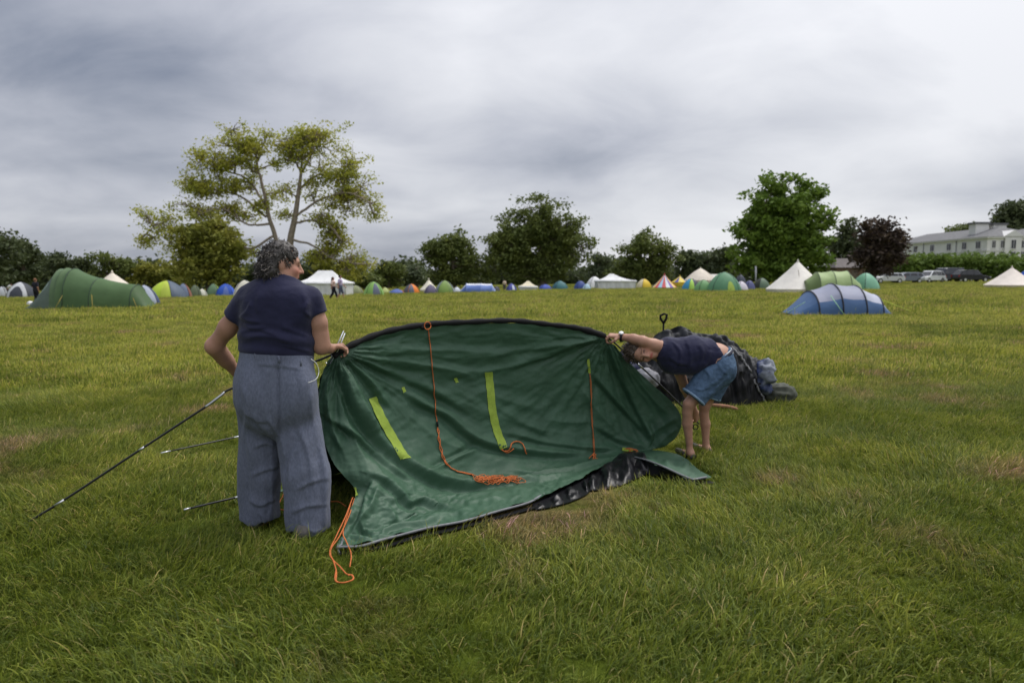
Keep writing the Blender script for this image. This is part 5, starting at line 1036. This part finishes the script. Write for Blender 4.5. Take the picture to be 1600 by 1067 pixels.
mesh('bay', *box((px0, hy0 - .2, (zb + ze) / 2), (3.6, .42, ze - zb - .01)), M_render, house, False); window((px0, hy0 - .45, zb + (ze - zb) * .78), 1.2, 2.1, 'y'); window((px0, hy0 - .45, zb + (ze - zb) * .36), 1.2, 2.0, 'y')
for x0_, x1_, y_ in ((101.9, 105.0, 158.0), (105.6, 109.0, 160.5)):
    pass
for c, sz in (((107.2, 158.5, ze + 2.3), (3.0, 2.4, 2.7)), ((111.2, 158.5, ze + 2.1), (3.0, 2.4, 2.6))):
    ch = mesh('chimney', *box(c, sz), M_render, rf, False) if False else mesh('chimney', *box(c, sz), M_render, house, False); mesh('chimney_cap', *box(np.array(c) + np.array([0, 0, sz[2] / 2 + .2]), (sz[0] + .5, sz[1] + .5, .42)), M_slate, ch, False)
for y in (160.3, 173.0): mesh('downpipe', *tube(np.array([(hx0 - .12, y, zb), (hx0 - .12, y, ze)]), .08, 6), M_hem, house)
g = at(1320, 446, 112); g[2] = gz(g[0], 112); shed = thing('shed', 'low outbuilding with brown-grey roof behind the pale green tunnel tent', 'shed', g)
mesh('wall', *box(g + np.array([0, 0, 1.2]), (4.6, 3.5, 2.4)), material('brown_boards', (.13, .085, .055), .85, .3, 3), shed, False)
mesh('roof', np.array([g + np.array(p) for p in ((-2.6, -2, 2.38), (2.6, -2, 2.38), (2.6, 2, 2.38), (-2.6, 2, 2.38), (-1.6, 0, 3.9), (2.4, 0, 3.9))]), [[0, 1, 5, 4], [2, 3, 4, 5], [1, 2, 5], [3, 0, 4]], material('shed_roof', (.16, .14, .135), .85, .25, 3), shed, False)
mesh('door', *box(g + np.array([.6, -1.77, 1.0]), (.9, .06, 1.95)), M_bark, shed, False)

# ------------------------------------------------------------------ parked cars
def car(px, py, Y, length, hgt, yaw, col, lab, van=False, metal=.3):
    g = at(px, py, Y); g[2] = gz(g[0], Y); t = thing('parked_car', lab, 'van' if van else 'car', g, 'vehicles parked along the hedge'); Rm = rotz(yaw); k = length / 4.5; h = hgt; wd = .90 if not van else .98
    paint = material('car_paint_%d_%d_%d' % col, srgb(*col, k=.9), .3, .04, 2, metal=metal, spec=.6)
    X = lambda p: g + Rm @ np.array(p)
    if van: low = [(-2.25, .35), (-2.27, 1.1), (2.05, 1.15), (2.27, .95), (2.28, .4)]; top = [(-2.25, 1.1), (-2.18, h), (1.0, h), (1.45, h - .1), (2.0, 1.15)]
    else: low = [(-2.2, .32), (-2.25, .62), (-2.15, .98), (1.05, .97), (1.95, .84), (2.22, .62), (2.22, .32)]; top = [(-2.12, .98), (-1.75, h - .08), (-1.2, h), (.1, h), (.45, h - .05), (1.15, .97)]
    def prism(nm, poly, w0, w1, zt, m, bev=.07):
        P_ = np.array(poly); n = len(P_); z0, z1 = P_[:, 1].min(), P_[:, 1].max(); c = P_.mean(0); V = []
        for sgn, sc_ in ((-1, .93), (-1, 1), (1, 1), (1, .93)):
            for x, z in P_:
                wv = w0 + (w1 - w0) * (z - z0) / (z1 - z0 + 1e-6); q = c + (np.array([x, z]) - c) * (sc_ if abs(sc_ - 1) > 1e-6 else 1); off = wv if sc_ == 1 and False else (wv if sc_ < 1 else wv - bev); V.append(X((q[0] * k, sgn * off, q[1])))
        F_ = [[a * n + i, a * n + (i + 1) % n, (a + 1) * n + (i + 1) % n, (a + 1) * n + i] for a in range(3) for i in range(n)] + [list(range(n))[::-1], list(range(3 * n, 4 * n))]
        return mesh(nm, np.array(V), F_, m, t, False)
    prism('body', low, wd, wd, 0, paint); prism('cabin', top, wd - .05, wd - .20, 0, paint)
    z0, z1 = (1.02, h - .12) if not van else (1.2, h - .35)
    def glass(x0, x1, sgn, xt0=None, xt1=None):
        wb_, wt = wd - .05 + .012, wd - .20 + .035; f = lambda z: (wb_ + (wt - wb_) * (z - .97) / (h - .97)); xt0 = x0 if xt0 is None else xt0; xt1 = x1 if xt1 is None else xt1
        V = [X((x0 * k, sgn * f(z0), z0)), X((x1 * k, sgn * f(z0), z0)), X((xt1 * k, sgn * f(z1), z1)), X((xt0 * k, sgn * f(z1), z1))]; V2 = [v - Rm @ np.array([0, sgn * .04, 0]) for v in V]
        mesh('side_window', np.array(V + V2), [[0, 1, 2, 3], [4, 7, 6, 5], [0, 4, 5, 1], [1, 5, 6, 2], [2, 6, 7, 3], [3, 7, 4, 0]], M_glass, t, False)
    for sgn in (-1, 1):
        if van: glass(.9, 1.75, sgn, .9, 1.35); glass(-2.0, -.6, sgn)
        else: glass(-.15, .95, sgn, -.15, .42); glass(-1.15, -.22, sgn); glass(-1.92, -1.22, sgn, -1.62, -1.22)
        for wx in (-1.4, 1.4):
            ax = X((wx * k, sgn * (wd - .2), .33)); bx_ = X((wx * k, sgn * (wd + .015), .33)); ty = mesh('wheel', *tube(np.array([ax, bx_]), .33, 16), M_tyre, t, False); mesh('rim', *tube(np.array([bx_ - (bx_ - ax) * .2, bx_ + (bx_ - ax) * .06]), .20, 10), M_steel, ty, False)
        mesh('headlight', *box(X((2.14 * k, sgn * (wd - .22), .70)), (.18, .3, .14), yaw), M_dial, t, False); mesh('tail_light', *box(X((-2.2 * k, sgn * (wd - .14), .86 if not van else 1.0)), (.14, .16, .28), yaw), material('tail_red', (.30, .02, .02), .3, .05, 3), t, False)
    zf = lambda a, b: (a, b)
    (xa, za), (xb, zb_) = (top[-1], top[-2]); V = []
    for x, z, wv in ((xa, za + .03, wd - .12), (xb, zb_ - .03, wd - .26)):
        for sgn in (-1, 1): V.append(X(((x + .025) * k, sgn * wv, z)))
    mesh('windscreen', np.array(V), [[0, 1, 3, 2]], M_glass, t, False); V = []
    for (x, z), wv in ((top[0], wd - .14), (top[1], wd - .26)):
        for sgn in (-1, 1): V.append(X(((x - .025) * k, sgn * wv, z + (.05 if z < 1.2 else -.05))))
    mesh('rear_window', np.array(V), [[0, 1, 3, 2]], M_glass, t, False)
car(1386, 441, 98, 4.3, 1.48, R(178), (214, 216, 218), 'white car half hidden behind the copper tree')
car(1416, 440, 98, 4.6, 1.50, R(172), (128, 134, 146), 'silver-grey estate car second from left in the parked row', metal=.6)
car(1453, 439, 98, 4.7, 1.68, R(205), (222, 224, 226), 'white sport utility car in the middle of the parked row', metal=.05)
car(1481, 437, 106, 5.0, 2.15, R(200), (40, 45, 58), 'dark blue-black van parked behind the white sport utility car', True, .2)
car(1517, 438, 98, 4.8, 1.72, R(4), (22, 23, 26), 'black people carrier at the right end of the parked row', metal=.2)
car(1500, 437, 108, 4.4, 1.5, R(20), (196, 198, 200), 'pale car mostly hidden behind the black people carrier')
# ------------------------------------------------------------------ grass
clumps = bpy.data.collections.new('grass_sources')                # never linked to the scene: only a source of copies
def clump(i, nb, hgt, wid, lean, spread):
    r = np.random.default_rng(100 + i); V, Fq, tip = [], [], []; tone = []
    for b in range(nb):
        a = r.uniform(0, 6.283); base = np.array([r.normal(0, spread), r.normal(0, spread), -.01]); L_ = hgt * r.uniform(.45, 1.25); ln = lean + r.normal(0, .42); az = r.normal(0, .75)
        d = np.array([math.cos(az), math.sin(az), 0]); side = np.array([-math.sin(a), math.cos(a), 0]) ; n = 4; p = base.copy(); ang = max(.05, ln * .35); k = len(V); tb = r.uniform(0, 1)
        for j in range(n):
            w_ = wid * r.uniform(.8, 1.1) * (1, .95, .65, .0)[j]
            if j < n - 1: V += [p - side * w_, p + side * w_]; tip += [j / (n - 1)] * 2; tone += [tb] * 2
            else: V += [p.copy()]; tip += [1.0]; tone += [tb]
            p = p + (d * math.sin(ang) + np.array([0, 0, math.cos(ang)])) * L_ / (n - 1); ang += ln * .55
        for j in range(n - 2): Fq.append([k + 2 * j, k + 2 * j + 1, k + 2 * j + 3, k + 2 * j + 2])
        Fq.append([k + 2 * (n - 2), k + 2 * (n - 2) + 1, k + 2 * (n - 1)])
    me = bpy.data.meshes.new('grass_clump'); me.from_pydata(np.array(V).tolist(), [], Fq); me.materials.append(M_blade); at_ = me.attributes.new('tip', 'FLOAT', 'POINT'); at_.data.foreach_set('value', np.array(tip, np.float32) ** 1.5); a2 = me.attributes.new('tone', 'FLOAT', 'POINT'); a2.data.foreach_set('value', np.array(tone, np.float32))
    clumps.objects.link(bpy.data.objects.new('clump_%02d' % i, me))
for i in range(5): clump(i, 36, .100, .0026, 1.0, .035)           # 0-4 lush, lying
for i in range(5, 8): clump(i, 30, .060, .0024, .7, .040)        # 5-7 short
for i in range(8, 10): clump(i, 16, .14, .0016, 1.2, .03)          # 8-9 long thin stalks
for i in range(10, 13): clump(i, 46, .085, .0055, .6, .13)        # 10-12 wide tufts for farther off
def scatter(y0, y1, dens):
    n = int(.92 * (y1 * y1 - y0 * y0) * dens); y = np.sqrt(rng.uniform(y0 * y0, y1 * y1, n)); x = rng.uniform(-.92, .92, n) * y; return x, y
PTS, ROT, SCL, IDX = [], [], [], []
def add_grass(x, y, idx, scl):
    nn = np.array([mnoise.noise((a * .55, b * .55, 3.)) for a, b in zip(x, y)]); hn = np.array([mnoise.noise((a * 1.3, b * 1.3, 8.)) for a, b in zip(x, y)])
    s = scl * np.clip(1 + .55 * hn + rng.normal(0, .14, len(x)), .35, 2.0)
    if FOOT:
        keep = np.ones(len(x), bool)
        for i in range(len(x)):
            if y[i] < 10 and abs(x[i]) < 4.5:
                kx, ky = int(math.floor(x[i] / .05)), int(math.floor(y[i] / .05))
                fh = FOOT.get((kx, ky))
                if fh is not None:
                    if fh < .025: s[i] *= .5
                    else: keep[i] = False
    else: keep = np.ones(len(x), bool)
    z = gz(x, y); ang = nn * 5.5 + rng.normal(0, .9, len(x))
    PTS.append(np.stack([x, y, z], 1)[keep]); ROT.append(np.stack([rng.normal(0, .12, len(x)), rng.normal(0, .12, len(x)), ang], 1)[keep]); SCL.append(s[keep]); IDX.append(idx[keep])
x, y = scatter(1.6, 9, 430); add_grass(x, y, rng.choice(10, len(x), p=[.13] * 5 + [.09] * 3 + [.04] * 2), np.ones(len(x)))
x, y = scatter(9, 24, 75); add_grass(x, y, rng.integers(10, 13, len(x)), np.full(len(x), 1.0))
x, y = scatter(60, 118, 2.2); add_grass(x, y, rng.integers(10, 13, len(x)), np.full(len(x), 1.5))
x, y = scatter(24, 60, 10); add_grass(x, y, rng.integers(10, 13, len(x)), np.full(len(x), 1.7))
PT, RO, SC_, ID = np.concatenate(PTS), np.concatenate(ROT), np.concatenate(SCL), np.concatenate(IDX)
gm = bpy.data.meshes.new('grass'); gm.from_pydata(PT.tolist(), [], [])
for nm, ty, dat, key in (('rot', 'FLOAT_VECTOR', RO, 'vector'), ('scl', 'FLOAT', SC_, 'value'), ('idx', 'INT', ID, 'value')):
    a = gm.attributes.new(nm, ty, 'POINT'); a.data.foreach_set(key, np.ascontiguousarray(dat).astype(np.int32 if ty == 'INT' else np.float32).ravel())
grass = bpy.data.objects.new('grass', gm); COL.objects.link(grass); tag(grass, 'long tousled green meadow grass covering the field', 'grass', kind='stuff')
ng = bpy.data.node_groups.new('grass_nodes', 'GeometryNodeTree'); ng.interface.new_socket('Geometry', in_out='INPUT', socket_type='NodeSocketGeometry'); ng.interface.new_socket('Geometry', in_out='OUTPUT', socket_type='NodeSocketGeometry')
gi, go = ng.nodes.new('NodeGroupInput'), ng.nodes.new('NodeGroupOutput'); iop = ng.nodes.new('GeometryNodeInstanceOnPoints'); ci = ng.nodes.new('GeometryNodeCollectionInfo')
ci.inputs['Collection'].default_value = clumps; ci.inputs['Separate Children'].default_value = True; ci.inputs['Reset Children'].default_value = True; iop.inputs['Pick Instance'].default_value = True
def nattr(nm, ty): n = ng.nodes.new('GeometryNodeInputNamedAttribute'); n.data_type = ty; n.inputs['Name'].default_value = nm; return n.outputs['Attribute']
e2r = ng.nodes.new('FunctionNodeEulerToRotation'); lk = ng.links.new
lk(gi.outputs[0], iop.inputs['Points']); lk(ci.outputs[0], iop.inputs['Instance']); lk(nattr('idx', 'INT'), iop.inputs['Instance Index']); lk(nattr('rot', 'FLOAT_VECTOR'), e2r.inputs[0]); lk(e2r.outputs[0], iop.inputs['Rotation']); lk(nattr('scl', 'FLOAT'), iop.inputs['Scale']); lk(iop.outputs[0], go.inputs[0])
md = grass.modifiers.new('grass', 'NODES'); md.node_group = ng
